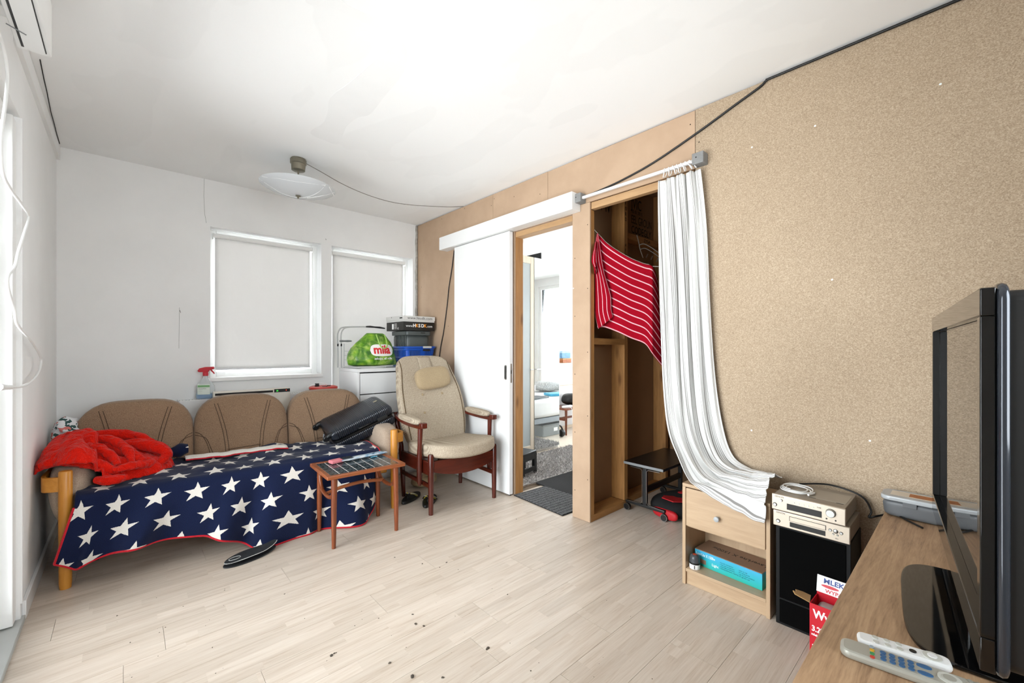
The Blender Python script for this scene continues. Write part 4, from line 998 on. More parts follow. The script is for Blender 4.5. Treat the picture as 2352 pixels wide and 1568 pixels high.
# cable reel on the window-side of the radiator
cr = thing('cable_reel', (-1.09, -.245, 0), 0, 'black and red cable reel standing behind the sofa', 'cable reel')
DR = plain('reel_black', '#1e1e20', .5); RR = plain('reel_red', '#c8372c', .4)
lathe('drum', DR, [(0, 0), (.11, 0), (.11, .86), (.112, .865), (0, .865)][0:0] + [(0, .735), (.112, .735), (.112, .862), (0, .862)], (0, 0, 0), cr, 32)
bm = bmesh.new()
for i in range(44):
    a = 2 * math.pi * i / 44; x, y = .113 * math.cos(a), .113 * math.sin(a); bm_tube(bm, [(x, y, .745), (x, y, .858)], .004, 5)
o = obj('ridges', new_mesh('ridges', bm, DR), cr); o['kind'] = 'stuff'
lathe('rim', RR, [(.0, .8625), (.118, .8625), (.12, .870), (.118, .882), (.10, .888), (.07, .884), (0, .884)], (0, 0, 0), cr, 32)
for a in (0.4, 2.5, 4.6): prism('socket', BLACK, rrect(.04, .04, .018, 5), .004, Mx.Translation((.055 * math.cos(a), .055 * math.sin(a), .8845)), cr)
box('stand_tube', DR, -.03, .03, -.03, .03, 0, .734, par=cr, bev=.01); box('plug', BLACK, -.07, -.04, -.015, .015, .889, .915, par=cr, bev=.004)
tube('plug_cord', WHITEP, [(-.06, 0, .912), (-.03, .0, .915), (.02, .0, .905), (.03, .01, .889)], .004, cr, 6, sm=5); tube('lead', WHITEP, [(-.06, .0, .905), (-.11, .01, .895), (-.14, .02, .86), (-.15, .03, .7)], .0035, cr, 6, sm=5)
# spray bottle
sb_ = thing('spray_bottle', (-1.937, -.078, .8285), R(-25), 'clear spray bottle with red trigger and blue liquid on the radiator', 'spray bottle')
def bottle(z0, z1, mat, nm, grow=0.0):
    prof = [(0, .058, .032), (.01, .062, .034), (.07, .063, .034), (.10, .060, .033), (.13, .040, .026), (.155, .022, .020), (.165, .016, .016), (.185, .016, .016)]
    def at(z):
        for (a, b) in zip(prof, prof[1:]):
            if a[0] <= z <= b[0]: t = (z - a[0]) / (b[0] - a[0]); return a[1] + (b[1] - a[1]) * t, a[2] + (b[2] - a[2]) * t
        return prof[-1][1:]
    def fn(u, v):
        z = z0 + (z1 - z0) * v; a_, b_ = at(z); a = 2 * math.pi * u; c, s = math.cos(a), math.sin(a); p = 3.0; r = 1 / (abs(c) ** p + abs(s) ** p) ** (1 / p)
        return Ve(((a_ + grow) * c * r, (b_ + grow) * s * r, z))
    return surf(nm, mat, fn, 28, 24, sb_, closed_u=True)
CLP = NT('clear_plastic'); CLP.base(C('#dfe8ea')); CLP.set(.12); CLP.b.inputs['Alpha'].default_value = .38; CLP = CLP.m
bottle(0, .185, CLP, 'bottle'); bottle(.002, .04, plain('blue_liquid', '#2f8fd0', .2), 'liquid', -.002)
lathe('liquid_top', bpy.data.materials['blue_liquid'], [(0, 0), (.04, 0)], (0, 0, .0402), sb_, 16).scale = (1.25, .72, 1)
lb = box('label', plain('label_white', '#e8efe4', .5, var=.02), -.042, .042, -.0365, -.0355, .035, .115, par=sb_); 
box('label_band', plain('label_green', '#7fb57a', .5), -.04, .04, -.0368, -.0366, .092, .108, par=sb_)
o = text('label_print', plain('label_grey', '#8a938a', .6), 'CLEAN\n-----\n- - -', .016, face_y(-.034, -.0367, .076), sb_, .0001)
TRG = plain('trigger_red', '#cf2f3c', .35)
lathe('collar', TRG, [(0, .18), (.019, .18), (.019, .208), (.014, .212), (0, .212)], (0, 0, 0), sb_, 18)
prism('spray_head', TRG, [(-.045, .0), (-.052, .012), (-.04, .030), (.0, .040), (.055, .042), (.06, .030), (.056, .022), (.03, .016), (.018, .0)], .024, frame((0, .012, .210), (1, 0, 0), (0, 0, 1)), sb_, .003)
tube('trigger', TRG, [(.035, 0, .235), (.042, 0, .220), (.055, 0, .205), (.060, 0, .195)], [.006, .006, .005, .004], sb_, 8, sm=4)
# ------------------------------------------------------------------ white dresser and the pile on it
DX0, DX1, DYF, DZT = -.872, -.030, -.475, 1.040
ds = thing('white_dresser', (-.45, -.25, 0), 0, 'white chest of drawers in the corner under the shoe box and shopping bag', 'dresser')
def db(n, m, *a, bev=.002, par=ds): o = box(n, m, *a, bev=bev); o.location -= Ve(ds.location); o.parent = par; return o
db('side_panel', LACQ, DX0, DX0 + .022, DYF + .004, -.03, .0005, DZT - .031); db('side_panel', LACQ, DX1 - .022, DX1, DYF + .004, -.03, .0005, DZT - .031)
db('top', LACQ, DX0, DX1, DYF, -.03, DZT - .030, DZT); db('back_panel', LACQ, DX0 + .023, DX1 - .023, -.036, -.03, .01, DZT - .031)
for i in range(5): z1 = DZT - .042 - i * .196; db('drawer', LACQ, DX0 + .028, DX1 - .028, DYF + .006, -.04, z1 - .186, z1)
db('plinth', LACQ, DX0 + .023, DX1 - .023, DYF + .03, -.04, .0005, .02)
# folded drying rack
dk = thing('drying_rack', (-.85, -.10, DZT), 0, 'folded white drying rack behind the green bag', 'drying rack'); qd = Ve(dk.location); TUB = plain('white_tube', '#b9bab9', .35)
def dpx(l, y): return [PY(u, v, y) - qd for u, v in l]
for du, yy in ((0, -.10), (-8, -.06)):
    tube('frame_tube', TUB, smooth_path([Ve((PY(784 + du, 800, yy).x, yy, DZT + .001)) - qd] + dpx([(784 + du, 800), (783 + du, 772), (787 + du, 758), (800 + du, 751), (845, 750)], yy), 5), .0065, dk, 8)
tube('frame_tube', TUB, [Ve((PY(790, 800, -.13).x, -.13, DZT + .001)) - qd] + dpx([(790, 789)], -.13), .004, dk, 8)
tube('joint', BLACK, dpx([(840, 750), (850, 750), (860, 751), (872, 752), (884, 754)], -.10), [.007, .010, .008, .010, .006], dk, 8)
tube('clip_rack', GREY, dpx([(780, 783), (785, 783), (792, 783), (798, 783), (805, 783), (808, 783)], -.13), [.008, .010, .008, .010, .008, .004], dk, 8)
for u in (776, 784): tube('collar', BLACK, dpx([(u, 789), (u, 795)], -.10 if u > 780 else -.06), .008, dk, 8)
for v_ in (806, 816, 826): tube('rung', TUB, dpx([(790, v_), (812, v_ + 1)], -.13), .002, dk, 5)
# papers
PPR = plain('paper', '#e4e4e2', .7, var=.03)
pp_ = thing('paper_stack', (-.72, -.25, DZT + .0005), R(5), 'loose sheets of paper under the green bag', 'papers')
for i in range(7):
    o = box('sheet', PPR, -.12 - .006 * i, .14 + .004 * (i % 3), -.16, .12, i * .0026, i * .0026 + .002, par=pp_); o.rotation_euler.z = R(random.uniform(-6, 6))
# green shopping bag
GB = NT('vegetable_print'); vv = GB.n('ShaderNodeTexVoronoi'); vv.inputs['Scale'].default_value = 13; GB.l(GB.coord(scale=(1, 1, 1.4)), vv.inputs['Vector'])
gn = GB.noise(GB.coord(), 9, 4, .6, 1.2)
GB.base(GB.mix(GB.math('MULTIPLY', gn, .9), GB.ramp(vv.outputs['Distance'], [(.0, C('#c3d43e')), (.3, C('#79ab24')), (.6, C('#2f6a10')), (1, C('#1c430d'))]), GB.ramp(gn, [(.38, C('#24540c')), (.5, C('#6fa522')), (.66, C('#c9dc7c'))]))); GB.set(.32); GB.bump(GB.noise(GB.coord(), 26, 3, .5, .8), .5, .006); GB = GB.m
bg_ = thing('shopping_bag', (-.62, -.27, DZT + .0205), 0, 'bulging green shopping bag with a red lettered logo on the dresser', 'bag')
lev = [(0, -.862 + .03, -.395), (.012, -.875, -.385), (.05, -.88, -.40), (.11, -.873, -.415), (.17, -.845, -.43), (.22, -.795, -.455), (.265, -.75, -.49), (.30, -.715, -.520), (.312, -.70, -.535)]
def bagf(u, v):
    f = v * (len(lev) - 1); i = min(int(f), len(lev) - 2); t = f - i; z, xl, xr = [a + (b - a) * t for a, b in zip(lev[i], lev[i + 1])]
    c = (xl + xr) / 2; hw = (xr - xl) / 2; d = .135 * math.sin(math.pi * min(.5, .18 + v * .9)) * (1 - .72 * max(0, v - .3) / .7); a = 2 * math.pi * u
    k = 1 + .05 * fbm((math.cos(a) * 2, math.sin(a) * 2, z * 12))
    return Ve((c + .62 + hw * math.cos(a) * k, .0 + d * math.sin(a) * k, z))
bgb = surf('bag_body', GB, bagf, 56, 40, bg_, closed_u=True)
bpy.context.view_layer.update()
def bag_hit(x, z):
    for k_ in range(12):
        ok, p, n_, f_ = bgb.ray_cast(Ve((x, -.6, z)), Ve((0, 1, 0)))
        if ok: return p
        x *= .96; z = .15 + (z - .15) * .97
    return Ve((0, -.12, .15))
LOGO = plain('logo_white', '#f2f0ec', .4)
def onbag(pts, d): return [bag_hit(x, z) + Ve((0, -d, 0)) for x, z in pts]
def logo(u, v):
    x = .030 + (u - .5) * .245; hz = .056 * (1 - abs(2 * u - 1) ** 5) ** .5; z = .148 + (v - .5) * 2 * hz; return bag_hit(x, z) + Ve((0, -.003, 0))
surf('logo_patch', LOGO, logo, 24, 8, bgb)
def stick(o, d):          # wrap flat lettering onto the bag
    for vt in o.data.vertices: w_ = o.matrix_local @ vt.co; p = bag_hit(w_.x, w_.z); vt.co = Ve((p.x, p.y - d - (.0004 if vt.co.z > 0 else 0), p.z))
    o.matrix_local = Mx.Identity(4)
o = text('lettering', plain('logo_red', '#d8262c', .4), 'mila', .108, face_y(-.062, 0, .118), bgb, .0003, sx=1.0, bold=.035); stick(o, .0045)
o = text('slogan', WHITEINK, 'zakupy, aż miło', .030, face_y(-.06, 0, .060), bgb, .0003, bold=.015); stick(o, .003)
STP = plain('handle_green', '#a9d46a', .4)
def band(pts, nm='handle'):
    P = smooth_path([bag_hit(x, z) + Ve((0, -.005, 0)) for x, z in pts], 4)
    def fn(u, v): i = min(len(P) - 1, int(v * (len(P) - 1))); t = (P[min(i + 1, len(P) - 1)] - P[max(0, i - 1)]).normalized(); n = Ve((t.z, 0, -t.x)); return P[i] + n * (u - .5) * .014
    surf(nm, STP, fn, 2, len(P) - 1, bg_, .0015)
band([(-.01, .30), (-.003, .25), (.01, .19), (.035, .165), (.06, .165), (.085, .19), (.09, .25), (.085, .30)])
# blue laundry basket
BLU = plain('blue_plastic', '#1550b5', .35, var=.05)
bk2 = thing('laundry_basket', (-.20, -.24, DZT + .0005), 0, 'blue slotted laundry basket on the dresser', 'basket')
def bsk(z): k = z / .20; return .145 + .03 * k, .165 + .03 * k
prism('base', BLU, rrect(.29, .33, .04, 5), .006, par=bk2)
def ringbox(z0, z1, nm):
    def fn(u, v):
        z = z0 + (z1 - z0) * v; a_, b_ = bsk(z); n = rrect(2 * a_, 2 * b_, .05, 6); i = int(round(u * len(n))) % len(n); return Ve((n[i][0], n[i][1], z))
    return surf(nm, BLU, fn, 28, 2, bk2, .004, closed_u=True)
ringbox(.0, .035, 'lower_band'); ringbox(.088, .102, 'middle_band'); ringbox(.165, .19, 'upper_band')
n_ = rrect(2, 2, .3, 6); bm = bmesh.new()
for lo, hi in ((.035, .088), (.102, .165)):
    for i in range(104):
        # slats between the bands, spaced round the outline
        def pt(z, f):
            a_, b_ = bsk(z); per = 4 * (a_ + b_); s = (f % 1) * per
            for (x0, y0, x1, y1) in ((-a_, -b_, a_, -b_), (a_, -b_, a_, b_), (a_, b_, -a_, b_), (-a_, b_, -a_, -b_)):
                L = abs(x1 - x0) + abs(y1 - y0)
                if s <= L:
                    t = s / L; x, y = x0 + (x1 - x0) * t, y0 + (y1 - y0) * t
                    r = .05; cx_, cy_ = max(-a_ + r, min(a_ - r, x)), max(-b_ + r, min(b_ - r, y)); d = Ve((x - cx_, y - cy_, 0))
                    if abs(d.x) > 1e-6 and abs(d.y) > 1e-6: d = d.normalized() * r; x, y = cx_ + d.x, cy_ + d.y
                    return Ve((x, y, z))
                s -= L
            return Ve((-a_, -b_, z))
        f = i / 104
        p = [pt(lo, f)] + [pt(hi, f)]; wide = .0105 if (i % 13) in (0, 1, 2, 12) and i < 30 else .0058
        t = (pt(lo, f + .003) - pt(lo, f - .003)).normalized(); n2 = Ve((t.y, -t.x, 0))
        q4 = [bm.verts.new(a + t * s_ * wide / 2 + n2 * w2) for a in p for s_ in (-1, 1) for w2 in (-.0015, .0015)]
        for fc_ in ((0, 1, 3, 2), (4, 6, 7, 5), (0, 4, 5, 1), (2, 3, 7, 6), (0, 2, 6, 4), (1, 5, 7, 3)): bm.faces.new([q4[k] for k in fc_])
o = obj('slats', new_mesh('slats', bm, BLU), bk2); o['kind'] = 'stuff'
a_, b_ = bsk(.20); tube('rim', BLU, [(x, y, .196) for x, y in rrect(2 * a_ + .012, 2 * b_ + .012, .055, 7)], .0095, bk2, 10, closed=True)
prism('handle_grip', plain('grip_grey', '#c6c7c4', .6), rrect(.10, .020, .006, 4), .010, face_y(.06, -b_ - .008, .197), bk2, .002)
prism('handle_hole', INK, rrect(.085, .022, .010, 4), .001, face_y(.06, -bsk(.172)[1] - .0045, .168), bk2)
# grey crate standing in the basket
CRG = plain('dark_grey_plastic', '#4b5150', .4, var=.05)
gc = thing('plastic_crate', (-.215, -.255, DZT + .0075), 0, 'dark grey lidded plastic crate standing in the blue basket', 'crate')
cushion('tub', CRG, .265, .30, .315, Mx.Translation((0, 0, .158)), gc, 14, 6, lambda c, q_: Ve((c.x * (.92 + .08 * (c.z + .157) / .315), c.y * (.92 + .08 * (c.z + .157) / .315), c.z)))
prism('rim_skirt', CRG, rrect(.285, .335, .03, 5), .040, Mx.Translation((0, 0, .310)), gc, .004)
for i in range(7): box('corner_rib', CRG, -.1375, -.131, -.135 + i * .032, -.125 + i * .032, .16, .308, par=gc, bev=.002)
prism('latch', BLACK, rrect(.05, .010, .004, 3), .002, face_y(.04, -.1678, .335), gc)
# shoe box
sx_ = thing('shoe_box', (-.218, -.245, 1.4035), 0, 'grey and black shoe box with printed web address, topmost of its stack', 'shoe box')
SBW, SBD = .180, .185
BKC = plain('black_card', '#15130f', .45); GRC = plain('grey_card', '#d4d2ce', .55, var=.02)
box('base', BKC, -SBW + .004, SBW - .004, -SBD + .004, SBD - .004, 0, .088, par=sx_, bev=.001); box('white_band', GRC, -SBW + .0035, SBW - .0035, -SBD + .0035, SBD - .0035, .0882, .104, par=sx_, bev=.001)
box('lid', GRC, -SBW, SBW, -SBD, SBD, .1045, .146, par=sx_, bev=.0015)
text('lettering', INK, 'www.hksdk.com', .036, face_y(-.135, -SBD - .0005, .114), sx_, .0002, sx=1.18)
ORG = plain('orange_ink', '#e8942a', .5)
text('lettering', WHITEINK, 'www.', .034, face_y(-.150, -SBD + .0033, .036), sx_, .0002)
for i, (ch, m_, x) in enumerate((('H', WHITEINK, -.073), ('K', ORG, -.041), ('S', WHITEINK, -.010), ('D', WHITEINK, .020), ('K', ORG, .053))): text('lettering', m_, ch, .046, face_y(x, -SBD + .0033, .036), sx_, .0003, bold=.03)
text('lettering', WHITEINK, '.com', .034, face_y(.085, -SBD + .0033, .036), sx_, .0002)
box('size_label', WHITEINK, -SBW + .0030, -SBW + .0034, .02, .06, .015, .07, par=sx_); box('badge', BKC, -SBW - .0008, -SBW - .0003, -.165, -.11, .118, .130, par=sx_)
for i in range(6): box('label_line', GRC, -SBW + .0030, -SBW + .0034, -.045, .005, .018 + i * .010, .022 + i * .010, par=sx_)
text('lettering', WHITEINK, '42', .03, frame((-SBW + .0032, -.055, .012), (0, -1, 0), (0, 0, 1)), sx_, .0002)
prism('carry_hole', INK, rrect(.012, .008, .0035, 3), .0005, frame((-SBW - .0004, .06, .136), (0, -1, 0), (0, 0, 1)), sx_)
# ------------------------------------------------------------------ closet contents
LAM = plain('black_laminate', '#1a1817', .3, var=.1, vs=30); 
ct = thing('wheeled_table', (.69, -2.573, 0), 0, 'low black table on castors inside the closet', 'table')
box('top', LAM, -.31, .31, -.160, .160, .356, .376, par=ct, bev=.002); box('end_edge', GREY, -.3115, -.3102, -.159, .159, .357, .375, par=ct)
for s in (-1, 1):
    x0 = s * .275
    box('leg_post', BLACK, x0 - .012, x0 + .012, -.016, .016, .075, .345, par=ct, bev=.004)
    box('leg_foot', BLACK, x0 - .014, x0 + .014, -.158, .158, .058, .078, par=ct, bev=.004); box('leg_head', BLACK, x0 - .013, x0 + .013, -.12, .12, .342, .3555, par=ct, bev=.004)
    if s < 0:
        for t in (-1, 1): tube('chrome_line', CHROME, [(x0 - .0135, t * .12, .340), (x0 - .0135, t * .03, .338), (x0 - .0135, t * .018, .325), (x0 - .0135, t * .018, .10), (x0 - .0135, t * .03, .083), (x0 - .0145, t * .155, .077)], .0022, ct, 6)
    for t in (-1, 1):
        c = lathe('castor', BLACK, [(0, -.012), (.024, -.012), (.027, -.008), (.027, .008), (.024, .012), (0, .012)], (x0, t * .150, .0275), ct, 18, (0, R(90), 0))
        tube('castor_ring', CHROME, [(.024 * math.cos(a), .024 * math.sin(a), -.0125) for a in [2 * math.pi * i / 18 for i in range(18)]], .0018, c, 5, closed=True)
box('long_beam', BLACK, -.262, .262, -.012, .012, .165, .205, par=ct, bev=.003)
# red and black bag under it
bgm = thing('red_black_bag', (.64, -2.69, .0005), R(-8), 'red and black bag lying under the wheeled closet table', 'bag')
RB = plain('bag_red', '#b3121c', .6, var=.1)
cushion('bag_body', DARKFAB, .40, .30, .13, Mx.Translation((0, -.02, .066)), bgm, 3, 8, lambda c, q_: c + Ve((0, 0, .008 * fbm(c * 10))))
prism('red_panel', RB, [(-.15, -.06), (-.02, -.10), (.05, .02), (-.06, .08), (-.14, .04)], .006, Mx.Translation((-.05, -.06, .126)) @ Mx.Rotation(R(8), 4, 'Y'), bgm, .002)
prism('red_flap', RB, [(-.06, -.05), (.06, -.05), (.09, .05), (-.04, .06)], .006, Mx.Translation((.10, -.02, .132)) @ Mx.Rotation(R(-14), 4, 'X'), bgm, .002)
cushion('side_pocket', RB, .05, .20, .07, Mx.Translation((-.19, -.05, .045)), bgm, 3, 6)
nb = tag(cushion('navy_bundle', plain('navy_cloth', '#141a2a', .9, var=.2), .34, .26, .40, Mx.Translation((.96, -3.0, .203)), None, 3, 8, lambda c, q_: c + Ve((.02 * fbm(c * 6), .02 * fbm(c * 7 + Ve((3, 0, 0))), 0))), 'dark navy bundle of clothes at the back of the closet', 'clothes')
# hangers hooked on the noggin
WIRE = plain('hanger_wire', '#c9c9c6', .3, .6)
hg = thing('clothes_hanger', (.62, -2.42, 1.66), 0, 'wire clip hanger hooked on the closet timber', 'hanger')
def hp_(l, x=.0): return [PX(u, v, .62 + x) - Ve(hg.location) for u, v in l]
tube('stem', WIRE, hp_([(1463, 540), (1466, 552), (1470, 572), (1477, 592)]), .003, hg, 6)
tube('upper_bar', WIRE, hp_([(1468, 563), (1478, 560), (1492, 566), (1514, 581)]), .003, hg, 6, sm=5); tube('lower_bar', WIRE, hp_([(1470, 573), (1481, 570), (1495, 577), (1514, 590)]), .003, hg, 6, sm=5)
for u in (1484, 1495, 1508): tube('clip', CHROME, hp_([(u + 4, 583 + (u - 1484) * .4), (u, 592 + (u - 1484) * .4)]), .005, hg, 6)
# red striped towel
def mat_towel():
    m = NT('striped_towel'); tc = m.n('ShaderNodeTexCoord'); u, v, _ = m.sep(tc.outputs['UV'])
    st = m.math('LESS_THAN', m.math('ABSOLUTE', m.math('SUBTRACT', m.math('FLOORED_MODULO', m.math('MULTIPLY', v, 10.6), 1.0), .5)), .075)
    fib = m.noise(m.coord(), 420, 2)
    m.base(m.mix(st, m.ramp(fib, [(.3, C('#7c0416')), (.7, C('#9a081e'))]), m.ramp(fib, [(.3, C('#cf929c')), (.7, C('#e0b0b6'))]))); m.set(.95, 0, .1); m.bump(fib, .5, .002); return m.m
TOW = mat_towel()
tw2 = thing('striped_towel', (.08, -2.6, 1.7), 0, 'red towel with thin white stripes hung across the closet opening', 'towel'); qt = Ve(tw2.location)
def poly(l, u):
    f = u * (len(l) - 1); i = min(int(f), len(l) - 2); t = f - i; return l[i][0] + (l[i + 1][0] - l[i][0]) * t, l[i][1] + (l[i + 1][1] - l[i][1]) * t
TT = [(p.x, p.y) for p in smooth_path([(1374, 537, 0), (1392, 557, 0), (1420, 577, 0), (1450, 594, 0), (1480, 606, 0), (1499, 612, 0), (1510, 640, 0)], 5)]
TB_ = [(p.x, p.y) for p in smooth_path([(1372, 752, 0), (1390, 752, 0), (1420, 763, 0), (1450, 777, 0), (1482, 790, 0), (1500, 815, 0), (1522, 842, 0)], 5)]
def towel(u, v):
    a, b = poly(TT, u), poly(TB_, u); px, py = a[0] + (b[0] - a[0]) * v, a[1] + (b[1] - a[1]) * v
    d = .085 + .05 * u + .012 * math.sin(u * 14) * v + (.05 * max(0, u - .82) / .18) + .02 * math.sin(v * 5 + u * 3) * u
    return PX(px, py, d) - qt
surf('cloth', TOW, towel, 60, 50, tw2, .004)
F0 = [(1374, 535, 0), (1378, 560, 0), (1384, 600, 0), (1388, 625, 0), (1395, 650, 0), (1403, 680, 0), (1404, 710, 0), (1408, 728, 0)]
F1 = [(1371, 537, 0), (1364, 570, 0), (1359, 598, 0), (1364, 615, 0), (1366, 640, 0), (1366, 680, 0), (1367, 720, 0), (1374, 755, 0)]
FA, FB = smooth_path(F0, 5), smooth_path(F1, 5)
def flap(u, v):
    i = min(len(FA) - 1, int(round(v * (len(FA) - 1)))); p = FA[i].lerp(FB[i], u); return PX(p.x, p.y, .068 - .03 * math.sin(math.pi * u) * min(1, v * 3) - (.075 if p.x < 1369 and 560 < p.y < 625 else 0) * u) - qt
surf('folded_corner', TOW, flap, 14, len(FA) - 1, tw2, .003, lambda u, v: (u, u * .38 + v * .05))
tag(tube('clothes_line', plain('line_grey', '#8f8a82', .7), [Ve((.0525, -2.384, 2.07))] + [towel(i / 12, 0) + qt + Ve((.003, 0, .002)) for i in range(1, 11)] + [Ve((.16, -3.0, 1.74)), Ve((.16, -3.199, 1.78))], .0022, n=6, sm=3), 'thin grey line holding up the red striped towel', 'line')
# ------------------------------------------------------------------ curtain rail and curtain
CON = plain('grey_block', '#7f7f7e', .7, var=.1, vs=30)
rl = thing('curtain_rail', (-.03, -2.735, 2.285), 0, 'white curtain rail between two grey blocks above the closet', 'curtain rail')
for yy in (-2.318, -3.168):
    b_ = box('end_block', CON, -.062, -.0005, yy - .032, yy + .032, 2.255, 2.318, bev=.003); b_.location -= Ve(rl.location); b_.parent = rl
    s_ = lathe('screw', INK, [(0, .0006), (.004, .0003), (.0045, -.001)], Ve((-.0625, yy + .008, 2.292)) - Ve(rl.location), rl, 8, (0, R(-90), 0))
o = box('rail', LACQ, -.045, -.028, -3.135, -2.351, 2.275, 2.293, bev=.002); o.location -= Ve(rl.location); o.parent = rl
def mat_curtain():
    m = NT('striped_curtain'); tc = m.n('ShaderNodeTexCoord'); u, v, _ = m.sep(tc.outputs['UV'])
    f = m.math('FLOORED_MODULO', m.math('MULTIPLY', u, 4.0), 1.0); tot = None
    for c, w_, k in ((.06, .017, .85), (.115, .014, .6), (.17, .014, .6), (.225, .017, .85), (.45, .012, .45), (.62, .06, .16), (.74, .018, .75), (.80, .014, .6)):
        s = m.math('MULTIPLY', m.math('LESS_THAN', m.math('ABSOLUTE', m.math('SUBTRACT', f, c)), w_), k); tot = s if tot is None else m.math('MAXIMUM', tot, s)
    fib = m.noise(m.coord(), 500, 2)
    m.base(m.mix(tot, m.ramp(fib, [(.3, C('#d9d8d5')), (.7, C('#e9e8e6'))]), C('#6f6a66'))); m.set(.9, 0, .15); m.bump(fib, .2, .001); return m.m
CUR = mat_curtain()
LC = [PX(1515, 418, -.07), PX(1517, 560, -.07), PX(1520, 720, -.072), PX(1525, 890, -.075), PX(1535, 985, -.10), PX(1560, 1050, -.17), PX(1590, 1108, -.255), PX(1640, 1150, -.275), PX(1700, 1190, -.278), PX(1756, 1213, -.282)]
RC = [PX(1607, 388, -.04), PX(1622, 520, -.035), PX(1632, 690, -.032), PX(1645, 860, -.03), PX(1662, 980, -.03), PX(1682, 1045, -.03), PX(1715, 1072, -.035), PX(1745, 1080, -.05), PX(1775, 1088, -.07), PX(1800, 1098, -.09)]
LC, RC = smooth_path(LC, 8), smooth_path(RC, 8)
cu = thing('curtain', (-.06, -3.1, 2.27), 0, 'white curtain with grey stripes draped down onto the nightstand', 'curtain'); qc = Ve(cu.location)
def curt(s, v):
    f = v * (len(LC) - 1); i = min(int(f), len(LC) - 2); t = f - i; L = LC[i].lerp(LC[i + 1], t); Rr_ = RC[i].lerp(RC[i + 1], t)
    lo = max(0, (v - .55) / .45); bul = lo ** 1.4 * .10
    p = L.lerp(Rr_, s) + Ve((-bul * math.sin(math.pi * s) * .75, 0, bul * math.sin(math.pi * s) * 1.15))
    amp = .031 * (1 - .35 * lo) * math.sin(math.pi * min(1, .12 + s * .9) ) ** .3
    w_ = math.sin(2 * math.pi * (4.2 * s + .35 * v + .25 * math.sin(5 * v))) + .4 * math.sin(2 * math.pi * (9 * s - 1.1 * v))
    nrm = Ve((-1, 0, .75 * lo)).normalized()
    p = p + nrm * (amp * w_ * .75) + Ve((0, .006 * math.sin(30 * s + 9 * v), 0))
    if lo > .3: p.z += .010 * fbm((p.x * 14, p.y * 14, 3)) * lo; 
    p.x = min(p.x, -.008)
    # resting on the nightstand top and the amplifier
    def ss(t): t = max(0, min(1, t)); return t * t * (3 - 2 * t)
    k = ss((p.x + .300) / .035) * ss((-3.14 - p.y) / .05)
    if p.z < .542: p.z += (.542 - p.z) * k
    k = ss((-3.575 - p.y) / .03) * ss((p.x + .325) / .02)
    if p.z < .612: p.z += (.612 - p.z) * k
    return p - qc
surf('cloth', CUR, curt, 110, 130, cu, .0022)
for i in range(7):
    s = (i + .5) / 7; a = curt(s, 0.0) + qc; y = -2.955 - .17 * s
    tube('ring', WHITEP, [Ve((-.0365 + .016 * math.sin(t), y + .004 * math.cos(2 * t) + (a.y - y) * (.5 - .5 * math.cos(t)), 2.272 + .026 * math.cos(t))) - qc for t in [2 * math.pi * k / 14 for k in range(14)]], .0028, cu, 6, closed=True)
# ------------------------------------------------------------------ nightstand
NB_ = wood('beech_veneer', '#a98d6f', '#bba081', 'Y', .4, .6); NBZ = wood('beech_veneer_z', '#a98d6f', '#bba081', 'Z', .4, .6)
ns = thing('nightstand', (-.13, -3.378, 0), 0, 'pale beech nightstand with one drawer and an open shelf under the curtain', 'nightstand'); qn = Ve(ns.location)
def nbx(n, m, *a, bev=.0015, par=ns): o = box(n, m, *a, bev=bev); o.location -= qn; o.parent = par; return o
NY0, NY1, NXF, NXB = -3.174, -3.583, -.254, -.012
nbx('top', NB_, NXF, NXB, NY1, NY0, .508, .525)
nbx('side_panel', NBZ, NXF, NXB, NY0 - .017, NY0, .0005, .5075); nbx('side_panel', NBZ, NXF, NXB, NY1, NY1 + .017, .0005, .5075)
nbx('back_panel', NBZ, NXB - .006, NXB, NY1 + .0175, NY0 - .0175, .06, .5075); nbx('shelf', NB_, NXF + .001, NXB - .007, NY1 + .0175, NY0 - .0175, .068, .084); nbx('plinth', NB_, NXF + .012, NXF + .028, NY1 + .0175, NY0 - .0175, .0005, .0675)
nbx('divider', NB_, NXF + .02, NXB - .007, NY1 + .0175, NY0 - .0175, .296, .308)
dw = nbx('drawer', NB_, NXF - .001, NXB - .01, NY1 + .020, NY0 - .020, .3085, .503)
kn = lathe('knob', plain('knob_grey', '#a7aaab', .5), [(0, 0), (.008, 0), (.007, .012), (.0125, .016), (.0125, .024), (.010, .026), (0, .026)], (NXF - .001 - dw.location.x - qn.x, -3.355 - dw.location.y - qn.y, .392 - dw.location.z), dw, 18, (0, R(-90), 0))
# teal lamp carton on the shelf
tl = thing('teal_carton', (-.105, -3.372, .0845), R(-4.0), 'teal and brown lamp carton on the nightstand shelf', 'carton')
TEAL = NT('teal_print'); x, y, z = TEAL.sep(TEAL.coord()); TEAL.base(TEAL.ramp(TEAL.math('ADD', TEAL.math('MULTIPLY', z, 9.0), TEAL.math('ADD', TEAL.math('MULTIPLY', TEAL.noise(TEAL.coord(), 9, 2), .5), .25)), [(.15, C('#23a894')), (.5, C('#25a9b5')), (.85, C('#3fa3cc'))])); TEAL.set(.4); TEAL = TEAL.m
CARD = plain('brown_card', '#8a6d57', .7, var=.05)
box('carton_body', TEAL, -.075, .085, -.165, .165, 0, .078, par=tl, bev=.001); box('carton_lid', CARD, -.0745, .0845, -.1645, .1645, .0785, .0815, par=tl, bev=.0008)
text('lettering', WHITEINK, 'LaverLite X 1500w', .021, frame((-.0754, .158, .053), (0, -1, 0), (0, 0, 1)), tl, .0002, sx=.62); text('lettering', WHITEINK, 'Light', .018, frame((-.0754, .075, .022), (0, -1, 0), (0, 0, 1)), tl, .0002)
DKT = plain('teal_ink', '#0e3b46', .6)
